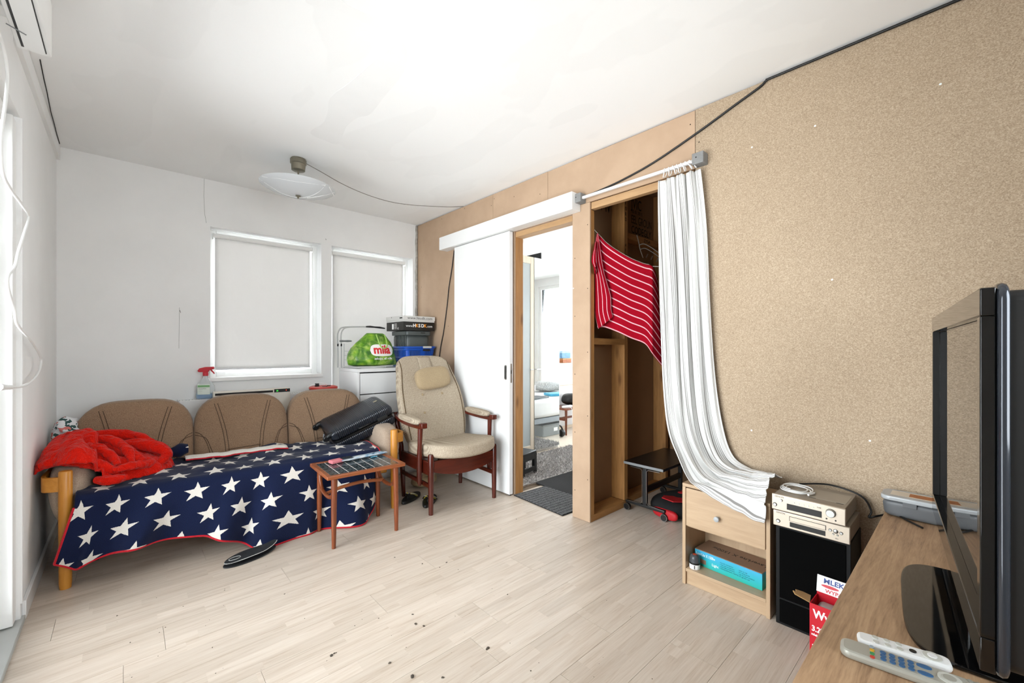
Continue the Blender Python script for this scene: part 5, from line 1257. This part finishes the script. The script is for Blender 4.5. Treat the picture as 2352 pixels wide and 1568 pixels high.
for j in range(4): text('small_print', DKT, ('- forced convection', '- heat and protection', '- easy light protection', '- heating elements, heating')[j], .0085, frame((-.0754, .035, .054 - .0095 * j), (0, -1, 0), (0, 0, 1)), tl, .0001); text('small_print', DKT, ('- easy to use', '- for living areas', '- can be used outdoor', '- for garden use')[j], .0085, frame((-.0754, -.055, .052 - .0095 * j), (0, -1, 0), (0, 0, 1)), tl, .0001)
box('barcode_label', CARD, -.0758, -.0754, .105, .145, .014, .036, par=tl)
text('lettering', INK, 'LaverLite X 1500w', .036, frame((.02, -.155, .0817), (0, 1, 0), (-1, 0, 0)), tl, .0002, sx=.95)
jr = thing('shoe_polish', (-.215, -3.222, .0845), 0, 'small dark shoe-cream jar with clear cap on the nightstand shelf', 'jar')
lathe('jar', WHITEINK, [(0, 0), (.025, 0), (.026, .003), (.026, .024), (0, .024)], par=jr, n=24); lathe('ring', BLACK, [(0, .0242), (.0268, .0242), (.0268, .033), (0, .033)], par=jr, n=24)
SMK = NT('smoked_cap'); SMK.base(C('#5a5d60')); SMK.set(.08); SMK.b.inputs['Alpha'].default_value = .6; SMK = SMK.m
lathe('cap', SMK, [(.0262, .0332), (.0245, .055), (.020, .066), (.014, .070), (0, .0705)], par=jr, n=24); lathe('applicator', BLACK, [(0, .0335), (.015, .0335), (.013, .058), (0, .060)], par=jr, n=16); lathe('badge', plain('badge_red', '#b5401f', .4), [(0, .0712), (.010, .0708), (.0105, .0700)], par=jr, n=16)
box('text_panel', INK, -.0266, -.0258, -.012, -.008, .004, .022, par=jr)
# ------------------------------------------------------------------ speaker with two hi-fi units
CLOTH = plain('speaker_cloth', '#020202', .95, spec=.1, var=.2, vs=200)
sk = thing('black_speaker', (-.14, -3.738, 0), 0, 'tall black speaker cabinet under the silver hi-fi units', 'speaker')
box('cabinet', plain('black_ash', '#0a0a0a', .6, spec=.25), -.112, .112, -.133, .133, .0005, .444, par=sk, bev=.002); box('grille', CLOTH, -.1155, -.1125, -.118, .118, .12, .43, par=sk, bev=.001); box('lower_panel', CLOTH, -.1155, -.1125, -.118, .118, .012, .112, par=sk, bev=.001)
SIL = plain('champagne_metal', '#c4b8a8', .32, .55, var=.02); SILT = plain('champagne_top', '#968c7f', .45, .4, var=.02); DISP = plain('display_black', '#050404', .12)
def amp(z, y0, y1, xf, lab, cd_):
    a = thing('hifi_unit', ((xf + -.045) / 2, (y0 + y1) / 2, z), 0, lab, 'hi-fi unit', 'stacked hi-fi units on the speaker'); L = y1 - y0; w2 = abs(L) / 2; xd = (-.045 - xf) / 2
    box('case', SILT, -xd + .012, xd, -w2 + .004, w2 - .004, .006, .070, par=a, bev=.002); fp = box('front_panel', SIL, -xd, -xd + .0115, -w2, w2, .004, .072, par=a, bev=.003)
    for sy in (-1, 1):
        for sx in (-1, 1): lathe('foot', BLACK, [(0, 0), (.011, 0), (.011, .0058), (0, .0058)], (sx * .07, sy * .09, 0), a, 12)
    X = -xd
    def T_(n, m, s, sz, y, zz): text(n, m, s, sz, frame((X - .0003, y, zz), (0, -1, 0), (0, 0, 1)), a, .0002)
    def disc(n, m, r, y, zz, h=.003): lathe(n, m, [(0, 0), (r, 0), (r, h * .7), (r * .85, h), (0, h)], (X - .0002, y, zz), a, 20, (0, R(-90), 0))
    T_('brand_lettering', INK, 'DENON', .0095, w2 - .012, .060)
    if not cd_:
        box('display', DISP, X - .0012, X - .0002, w2 - .182, w2 - .058, .016, .042, par=a, bev=.0004)
        disc('ring', INK, .0082, w2 - .013, .026, .0015); disc('power_button', CHROME, .0066, w2 - .013, .026, .004); disc('knob', CHROME, .0062, w2 - .036, .049, .006)
        for k in range(5): disc('button', CHROME, .0026, w2 - .085 - k * .017, .051, .002); T_('caption', INK, 'DAB', .007, w2 - .166, .053)
        disc('ring', INK, .0175, w2 - .212, .044, .0012); disc('volume_knob', CHROME, .0162, w2 - .212, .044, .012); disc('jack', INK, .003, w2 - .198, .018, .001); disc('jack', INK, .003, w2 - .228, .018, .001)
        for (xx, yy) in ((-.06, -.005), (-.06, -.10), (.06, .0), (.06, -.105)): box('vent_slot', INK, xx - .002, xx + .002, yy - .012, yy + .012, .0703, .0708, par=a)
        pl = box('top_plate', plain('plate_grey', '#a39a8c', .45, .3), -.055, .08, -.118, .012, .0703, .0712, par=a)
    else:
        box('display', DISP, X - .0012, X - .0002, w2 - .190, w2 - .064, .014, .034, par=a, bev=.0004); box('tray_gap', INK, X - .0006, X - .0001, w2 - .192, w2 - .062, .038, .058, par=a); box('disc_tray', SIL, X - .0020, X - .0007, w2 - .190, w2 - .064, .0395, .0565, par=a, bev=.0004)
        disc('ring', INK, .0082, w2 - .020, .026, .0015); disc('power_button', CHROME, .0066, w2 - .020, .026, .004)
        for y_, z_, r_ in ((.206, .044, .005), (.224, .044, .0076), (.242, .042, .0052), (.216, .031, .0026), (.230, .030, .0026)): disc('ring', INK, r_ + .001, w2 - y_, z_, .001); disc('button', CHROME, r_, w2 - y_, z_, .003)
        T_('caption', INK, 'disc', .007, w2 - .222, .014)
    return a
amp(.4445, -3.874, -3.604, -.288, 'silver disc player, lower of the two stacked hi-fi units', True)
amp(.5175, -3.862, -3.602, -.300, 'silver receiver with a round volume knob, on top of the disc player', False)
cc = thing('white_cable_coil', (-.175, -3.665, .5890), R(20), 'coiled white cable lying on the silver receiver', 'cable')
P = []
for i in range(110):
    t = i / 109 * 2 * math.pi * 3.4; r = .052 + .012 * math.sin(t * .41 + 1); P.append((r * 1.05 * math.cos(t), r * .95 * math.sin(t), .0035 + .003 * (i / 36) + .001 * math.sin(t * 3)))
tube('cord', WHITEP, P, .0024, cc, 6); tube('plug', WHITEP, [(-.07, -.035, .006), (-.03, -.062, .006)], .0042, cc, 8); tube('plug_tip', CHROME, [(-.03, -.062, .006), (-.02, -.067, .006)], .003, cc, 8)
tag(tube('black_lead', BLACK, [(-.10, -3.66, .60), (-.04, -3.76, .607), (-.035, -3.87, .585), (-.03, -3.905, .53), (-.04, -3.90, .50), (-.04, -3.93, .515), (-.10, -3.985, .5555), (-.15, -4.03, .5555), (-.20, -4.075, .5555)], .004, n=6, sm=7), 'black lead running from the hi-fi units to the wooden bench', 'cable')
# milk carton box
mk = thing('milk_box', (-.325, -3.87, .0005), R(-2), 'torn red milk box half hidden under the wooden bench', 'box')
MR = plain('carton_red', '#c20d22', .45, var=.04); MKC = plain('carton_kraft', '#b58f5e', .8, var=.1)
w2, dpt, hh = .11, .052, .205
for n, m, a in (('front_wall', MR, (-dpt, -dpt + .003, -w2, w2, 0, hh)), ('back_wall', MR, (dpt - .003, dpt, -w2, w2, 0, hh + .01)), ('side_wall', MR, (-dpt + .0032, dpt - .0032, w2 - .003, w2, 0, hh)), ('side_wall', MR, (-dpt + .0032, dpt - .0032, -w2, -w2 + .003, 0, hh)), ('bottom', MKC, (-dpt + .0032, dpt - .0032, -w2 + .0032, w2 - .0032, 0, .003))): box(n, m, *a, par=mk)
bf = box('back_flap', WHITEINK, -.0015, .0015, -w2, w2, 0, .065, par=mk); bf.location = (dpt - .0015, 0, hh + .045); bf.rotation_euler = (0, R(14), 0)
text('lettering', plain('milk_blue', '#1d3f86', .5), 'MLEKO', .026, frame((-.0017, w2 - .022, .007), (0, -1, 0), (0, 0, 1)), bf, .0002, sx=1.1, bold=.03); text('lettering', MR, 'WYPASIONE', .020, frame((-.0017, w2 - .030, -.028), (0, -1, 0), (0, 0, 1)), bf, .0002, bold=.03); prism('oval_badge', MR, [(.030 * math.cos(a), .006 * math.sin(a)) for a in [2 * math.pi * i / 20 for i in range(20)]], .0004, frame((-.0017, w2 - .045, -.004), (0, -1, 0), (0, 0, 1)), bf)
def lt_(s, sz, y, z, sx=1.0): text('lettering', WHITEINK, s, sz, frame((-dpt - .0004, y, z), (0, -1, 0), (0, 0, 1)), mk, .0003, sx=sx, bold=.03)
lt_('Wypasione', .046, w2 - .012, hh - .052, .8); lt_('3.2%', .030, w2 - .007, .098, .8); lt_('mleko UHT', .013, w2 - .006, .080, .9); lt_('Mleko', .030, w2 - .008, .022, .9)
box('dark_window', INK, -dpt - .0006, -dpt - .0002, w2 - .14, w2 - .088, .085, .125, par=mk)
sf = prism('torn_flap', MKC, [(0, 0), (.052, -.006), (.062, .012), (.05, .02), (.055, .034), (.030, .05), (.002, .058)], .003, frame((-dpt + .004, w2, hh), (-.15, .93, .33), (.99, .15, 0)), mk)
prism('front_flap', MR, [(0, 0), (.10, 0), (.085, .030), (.05, .045), (.02, .040), (.012, .020)], .003, frame((-dpt + .006, w2 - .075, hh + .001), (0, -1, 0), (.35, 0, .93)), mk)
cushion('milk_carton', plain('carton_silver', '#a8a49d', .3, .3), .085, .06, .185, Mx.Translation((0, .065, .098)), mk, 10, 4)
# ------------------------------------------------------------------ wooden bench with the television
OAK = NT('oak_foil'); v = OAK.coord(scale=(1.1, 16, 16)); g = OAK.noise(v, 2.2, 6, .62, 1.6); g2 = OAK.noise(OAK.coord(scale=(30, 320, 320)), 1, 3)
OAK.base(OAK.ramp(OAK.math('ADD', OAK.math('MULTIPLY', g, .72), OAK.math('MULTIPLY', g2, .28)), [(.30, C('#765a40')), (.44, C('#a07f60')), (.58, C('#b39270')), (.8, C('#c4a582'))])); OAK.set(.45); OAK.bump(g2, .15, .0008); OAK = OAK.m
tvb = thing('tv_bench', (-.82, -4.21, 0), 0, 'oak-look television bench along the right wall', 'tv bench')
BZ = .55
box('top', OAK, -.83, .805, -.255, .255, BZ - .022, BZ, par=tvb, bev=.0015); 
OAKZ = wood('oak_side', '#7d6049', '#a98a6c', 'Z', .45, .6)
for x in (-.82, -.02, .78): box('panel', OAKZ, x, x + .018, -.25, .24, .05, BZ - .0225, par=tvb, bev=.001)
box('bottom_board', OAK, -.801, .779, -.25, .24, .051, .069, par=tvb); box('back_board', OAK, -.801, .779, -.25, -.245, .07, BZ - .023, par=tvb)
for x in (-.78, .76):
    for y in (-.2, .2): lathe('foot', BLACK, [(0, 0), (.02, 0), (.02, .05), (0, .05)], (x, y, 0), tvb, 12)
# television: glossy screen seen edge-on, facing the sofa
A, Bn = Ve((-.28, -4.114, 0)), Ve((-1.28, -4.222, 0)); ctr = (A + Bn) / 2; exv = (A - Bn).normalized(); W_ = (A - Bn).length
tv = thing('television', (0, 0, 0), 0, 'flat television with a glossy black screen, seen almost edge-on', 'television', mtx=frame((ctr.x, ctr.y, BZ), exv, Ve((0, 0, 1)).cross(exv)))
# local: x along the set (towards the wall), y out of the screen, z up
GL = NT('screen_glass'); GL.base((.012, .012, .012)); GL.set(.02, 0, 1.0); GL.b.inputs['IOR'].default_value = 1.9; GL = GL.m
zb, zt = .105, .787
prism('housing', BLACK, rrect(W_ - .012, zt - zb - .010, .02, 5), .052, frame((0, -.012, (zb + zt) / 2), (-1, 0, 0), (0, 0, 1)).__matmul__(Mx.Translation((0, 0, -.052))) if False else frame((0, -.062, (zb + zt) / 2), (-1, 0, 0), (0, 0, 1)), tv, .006)
CLR = NT('clear_bezel'); CLR.base(C('#34383f')); CLR.set(.12, .4, .8); CLR = CLR.m
LIP = plain('bezel_lip', '#060606', .35)
BF = .010
for n_, a in (('bezel_top', (-W_ / 2, W_ / 2, -.0095, BF, zt - .050, zt)), ('bezel_bottom', (-W_ / 2, W_ / 2, -.0095, BF, zb, zb + .060)), ('bezel_side', (W_ / 2 - .030, W_ / 2, -.0095, BF, zb + .0602, zt - .0502)), ('bezel_side', (-W_ / 2, -W_ / 2 + .030, -.0095, BF, zb + .0602, zt - .0502))): box(n_, BLACKG, *a, par=tv, bev=.002)
prism('far_lip', LIP, rrect(.016, zt - zb - .112, .001, 2), .001, frame((W_ / 2 - .0306, .001, (zb + zt) / 2 + .005), (0, 1, 0), (0, 0, 1)), tv)
tube('bezel_rim', CLR, [(-x, -.018, (zb + zt) / 2 + y) for x, y in rrect(W_ + .002, zt - zb + .002, .025, 7)], .008, tv, 8, closed=True)
prism('screen', GL, rrect(W_ - .06, zt - zb - .112, .002, 2), .0012, frame((0, -.0090, (zb + zt) / 2 + .005), (-1, 0, 0), (0, 0, 1)), tv)
prism('back_cover', plain('back_grey', '#2b2e34', .4, .2), rrect(W_ - .06, zt - zb - .05, .05, 6), .07, frame((0, -.135, (zb + zt) / 2), (-1, 0, 0), (0, 0, 1)), tv, .02)
sd_ = prism('side_panel', plain('side_grey', '#2e3138', .35, .3), rrect(.075, .60, .012, 4), .003, frame((-W_ / 2 + .0275, -.098, (zb + zt) / 2), (0, -1, 0), (0, 0, 1)), tv, .001)
for i, dz in enumerate((.11, .075, .03, -.01, -.045, -.085)):
    c = lathe('side_button', plain('btn_grey', '#2b2e34', .4), [(0, .003), (.009, .003), (.011, 0)], (-W_ / 2 + .027, -.098, (zb + zt) / 2 + dz), tv, 14, (0, R(-90), 0))
prism('stand_neck', BLACKG, rrect(.22, .11, .02, 4), .05, frame((.0, -.065, .055), (-1, 0, 0), (0, 0, 1)), tv, .004)
prism('stand_base', BLACKG, [(.27 * (abs(math.cos(a)) ** .45) * (1 if math.cos(a) > 0 else -1), .115 * (abs(math.sin(a)) ** .6) * (1 if math.sin(a) > 0 else -1)) for a in [2 * math.pi * i / 56 for i in range(56)]], .010, Mx.Translation((-.06, -.012, .0008)), tv, .004)
# remotes
RG = plain('remote_grey', '#a9a79c', .4, .2); BLB = plain('button_blue', '#2f5f8c', .45); WHB = plain('button_pale', '#c8c8bf', .4)
def remote(name, lab, loc, rz, L, W2, T_, mat, rx=0):
    r = thing(name, loc, rz, lab, 'remote'); r.rotation_euler = (rx, 0, rz)
    prism('body', mat, rrect(W2, L, W2 * .32, 6), T_, Mx.Identity(4), r, T_ * .35); return r
def btn(r, m, x, y, rx_, ry_, T_, nm='button'):
    prism(nm, m, [(rx_ * math.cos(a), ry_ * math.sin(a)) for a in [2 * math.pi * i / 14 for i in range(14)]], .0018, Mx.Translation((x, y, T_)), r)
r1 = remote('grey_remote', 'long grey remote control with blue number buttons on the bench', (-1.198, -4.125, BZ + .0005), R(8), .25, .056, .018, RG)
for j in range(4):
    for i in range(3): btn(r1, BLB, -.013 + i * .0125, .052 - j * .0145, .0052, .0052, .018)
for i, c in enumerate(('#c0392b', '#3c8f57', '#d9a520', '#9aa7b0')): btn(r1, plain('rk_%d' % i, c, .45), -.0195 + i * .013, .070, .005, .0042, .018)
for s in (-1, 1): btn(r1, BLB, s * .0125, -.012, .0065, .012, .018)
btn(r1, WHB, 0, -.048, .018, .018, .018, 'navigation_ring'); btn(r1, RG, 0, -.048, .010, .010, .0195)
for j in range(3):
    for i in range(4): btn(r1, plain('tiny_btn', '#8e8c82', .5) if 'tiny_btn' not in bpy.data.materials else bpy.data.materials['tiny_btn'], -.018 + i * .012, -.078 - j * .012, .0042, .0036, .018)
r2 = remote('white_remote', 'slim white remote control lying against the grey one', (-1.140, -4.098, BZ + .003), R(13), .155, .042, .015, WHITEP, 0)
for j in range(3):
    for i in range(2): btn(r2, WHB, -.009 + i * .018, .045 - j * .020, .0062, .0055, .015)
btn(r2, BLACK, -.002, -.017, .006, .006, .015); btn(r2, WHB, 0, -.048, .016, .016, .015, 'navigation_ring'); btn(r2, WHITEP, 0, -.048, .008, .008, .0165)
# plastic tool case against the wall
cs = thing('plastic_case', (-.075, -4.105, BZ + .0005), 0, 'grey plastic case with a clear lid on the bench by the wall', 'case')
CSG = plain('case_grey', '#5d5f61', .45, var=.06); 
CLID = NT('cloudy_lid'); CLID.base(C('#a9adaf')); CLID.set(.2); CLID = CLID.m
cushion('tub', CSG, .115, .31, .066, Mx.Translation((0, 0, .0335)), cs, 7, 8, lambda c, q_: Ve((c.x * (.93 + .07 * (c.z + .03) / .06), c.y * (.96 + .04 * (c.z + .03) / .06), c.z)))
prism('lid', CLID, rrect(.124, .318, .03, 6), .018, Mx.Translation((0, 0, .0665)), cs, .005)
lbq = box('label', plain('case_label', '#cfc3b2', .6), -.036, .036, -.13, .13, .0850, .0856, par=cs); box('label_picture', plain('picture_orange', '#a4602c', .5, var=.4, vs=40), -.024, .024, -.075, .075, .0857, .0861, par=cs)
for s in (-1, 1): box('latch', CSG, -.0625, -.0585, s * .07 - .02, s * .07 + .02, .050, .068, par=cs, bev=.001)
# ------------------------------------------------------------------ ceiling lamp
lm = thing('ceiling_lamp', (-1.482, -.897, H), 0, 'dish-shaped frosted glass ceiling lamp with a nickel canopy', 'lamp')
lathe('canopy', STEEL, [(0, -.0005), (.049, -.0005), (.049, -.006), (.054, -.010), (.054, -.035), (.048, -.040), (.045, -.083), (.036, -.088), (0, -.088)], par=lm, n=32)
tube('rod', STEEL, [(0, 0, -.085), (0, 0, -.275)], .006, lm, 10)
FG = NT('etched_glass'); FG.base(C('#dfe3e6')); FG.set(.25, 0, .5); FG.b.inputs['Alpha'].default_value = .80; FG = FG.m
ax = (rt.x, rt.y, 0)
tilt = Mx.Translation((0, 0, -.235)) @ Mx.Rotation(R(1.5), 4, Ve((-rt.y, rt.x, 0)))
sh = lathe('shade', FG, [(0, -.030), (.06, -.028), (.12, -.018), (.18, -.002), (.225, .016), (.246, .030), (.250, .033), (.246, .036), (.222, .022), (.178, .003), (.12, -.013), (.06, -.022), (0, -.024)], par=lm, n=48, mtx=tilt)
ETC = plain('etched_white', '#f6f8f8', .4)
def dishz(r): return -.033 + .063 * (r / .246) ** 2 - .0012
for pts in ([(-.246, .02), (-.17, .03), (-.10, .06), (0, .05), (.06, -.03), (.10, -.12), (.12, -.21)], [(.06, .0), (.14, -.06), (.22, -.10)], [(.245, -.02), (.20, -.11), (.15, -.19)], [(-.24, -.04), (-.15, -.14), (.0, -.20), (.12, -.205)]):
    P = smooth_path([(x, y, 0) for x, y in pts], 6); tube('etched_line', ETC, [Ve((p.x, p.y, dishz(math.hypot(p.x, p.y)))) for p in P], .0022, sh, 5)
lathe('finial', STEEL, [(0, -.055), (.007, -.050), (.006, -.042), (.018, -.037), (.018, -.033), (0, -.031)], par=sh, n=16)
tag(tube('lamp_cord', plain('cord_grey', '#7b766e', .6), [PY(u, v, -.90) for u, v in ((704, 376), (740, 396), (780, 419), (820, 438), (860, 453), (900, 464), (940, 470), (980, 473), (1030, 475))] + [Ve((-.004, -.885, 2.593))], .0028, n=6, sm=4), 'thin grey cord sagging from the ceiling lamp to the board wall', 'cord')
# ------------------------------------------------------------------ cables on the board wall
tag(tube('black_cable', BLACK, [Ve((-.009, -5.15, 2.586)), Ve((-.009, -4.2, 2.587)), Ve((-.009, -3.56, 2.588))] + [PX(u, v, -.009) for u, v in ((1762, 184), (1745, 200), (1690, 240), (1600, 306), (1500, 374), (1430, 413), (1385, 434), (1352, 448))], .0062, n=8, sm=5), 'thick black cable slung along the top of the board wall', 'cable')
tag(tube('dark_cable', BLACK, [PX(u, v, -.01) for u, v in ((1043, 575), (1038, 615), (1031, 660), (1027, 700), (1019, 760), (1010, 812))] + [Ve((-.01, -.44, .80)), Ve((-.01, -.43, .05))], .005, n=6, sm=5), 'dark cable hanging beside the sliding door', 'cable')
# cassette box high on the left wall and the white lead hanging from it
bxw = thing('blind_cassette', (-2.66, -2.4, 2.35), 0, 'white box with a black-edged panel high on the left wall', 'blind cassette')
def cb(n, m, *a, bev=.003): o = box(n, m, *a, bev=bev); o.location -= Ve(bxw.location); o.parent = bxw; return o
cb('housing', PVC, -2.706, -2.617, -3.05, -1.792, 2.352, 2.556, bev=.005); cb('seal', BLACK, -2.692, -2.628, -3.03, -1.818, 2.3495, 2.3525, bev=.0005); cb('panel', PVC, -2.6845, -2.631, -3.02, -1.8205, 2.3475, 2.3522, bev=.001)
cb('bracket', PVC, -2.7528, -2.7065, -2.02, -1.95, 2.37, 2.44); cb('bracket', PVC, -2.7528, -2.7065, -2.85, -2.78, 2.37, 2.44); 
tube('latch_rod', GREY, [Ve((-2.71, -1.96, 2.345)) - Ve(bxw.location), Ve((-2.665, -1.945, 2.335)) - Ve(bxw.location)], .0022, bxw, 6)
wl = thing('white_lead', (-2.725, -1.7, 1.5), 0, 'white lead with a moulded plug dangling in front of the patio door frame', 'cable'); ql = Ve(wl.location)
P = [Ve((-2.735, -2.05, 2.352))] + [PX(u, v, -2.725) for u, v in ((-8, 60), (8, 110), (17, 170), (12, 240), (2, 320), (6, 395), (25, 435), (52, 472), (66, 497), (56, 535), (42, 580), (34, 612), (17, 638), (22, 675), (33, 710), (40, 745), (70, 780), (90, 812), (95, 830), (88, 856), (70, 877), (50, 887), (28, 889))]
tube('cord', WHITEP, [p - ql for p in P], .0052, wl, 8, sm=5)
tube('plug', WHITEP, [PX(u, 889, -2.725) - ql for u in (28, 22, 20, 16, 14, 10, 8, 2, -6)], [.006, .010, .008, .010, .008, .010, .010, .012, .014], wl, 10)
# crumbs of dirt on the floor
random.seed(11); bm = bmesh.new()
spots = [(955, 1434, 7), (972, 1438, 7), (1120, 1489, 9), (945, 1555, 10), (1017, 1557, 6), (762, 1505, 9), (770, 1500, 6), (1166, 1364, 6), (970, 1295, 5), (1010, 1303, 4), (906, 1280, 4), (1026, 1292, 5), (948, 1411, 4), (1220, 1540, 4), (895, 1524, 7), (1122, 1254, 4), (1186, 1192, 4), (1150, 1215, 3), (420, 1392, 3), (653, 1365, 5), (380, 1440, 3), (700, 1420, 3), (870, 1420, 3), (300, 1475, 3), (268, 1414, 4), (365, 1452, 3)] + [(random.uniform(250, 1500), random.uniform(1280, 1560), random.uniform(1, 2.5)) for _ in range(60)]
for u, v, s in spots:
    p = PZ(u, v, 0)
    if p.x > -.1: continue
    for k in range(2):
        c = p + Ve((random.uniform(-.5, .5) * s * .0012, random.uniform(-.5, .5) * s * .0012, 0)); r = s * .00085 * random.uniform(.6, 1.1)
        m4 = Mx.Translation(c + Ve((0, 0, r * .35))) @ Mx.Diagonal((r, r * random.uniform(.5, 1), r * .45, 1)) @ Mx.Rotation(random.uniform(0, 3), 4, 'Z')
        bmesh.ops.create_icosphere(bm, subdivisions=1, radius=1.0, matrix=m4)
o = tag(obj('floor_crumbs', new_mesh('floor_crumbs', bm, plain('dirt', '#4d443a', .9, var=.3, vs=60))), 'scattered dark crumbs of dirt on the laminate floor', 'dirt', kind='stuff')
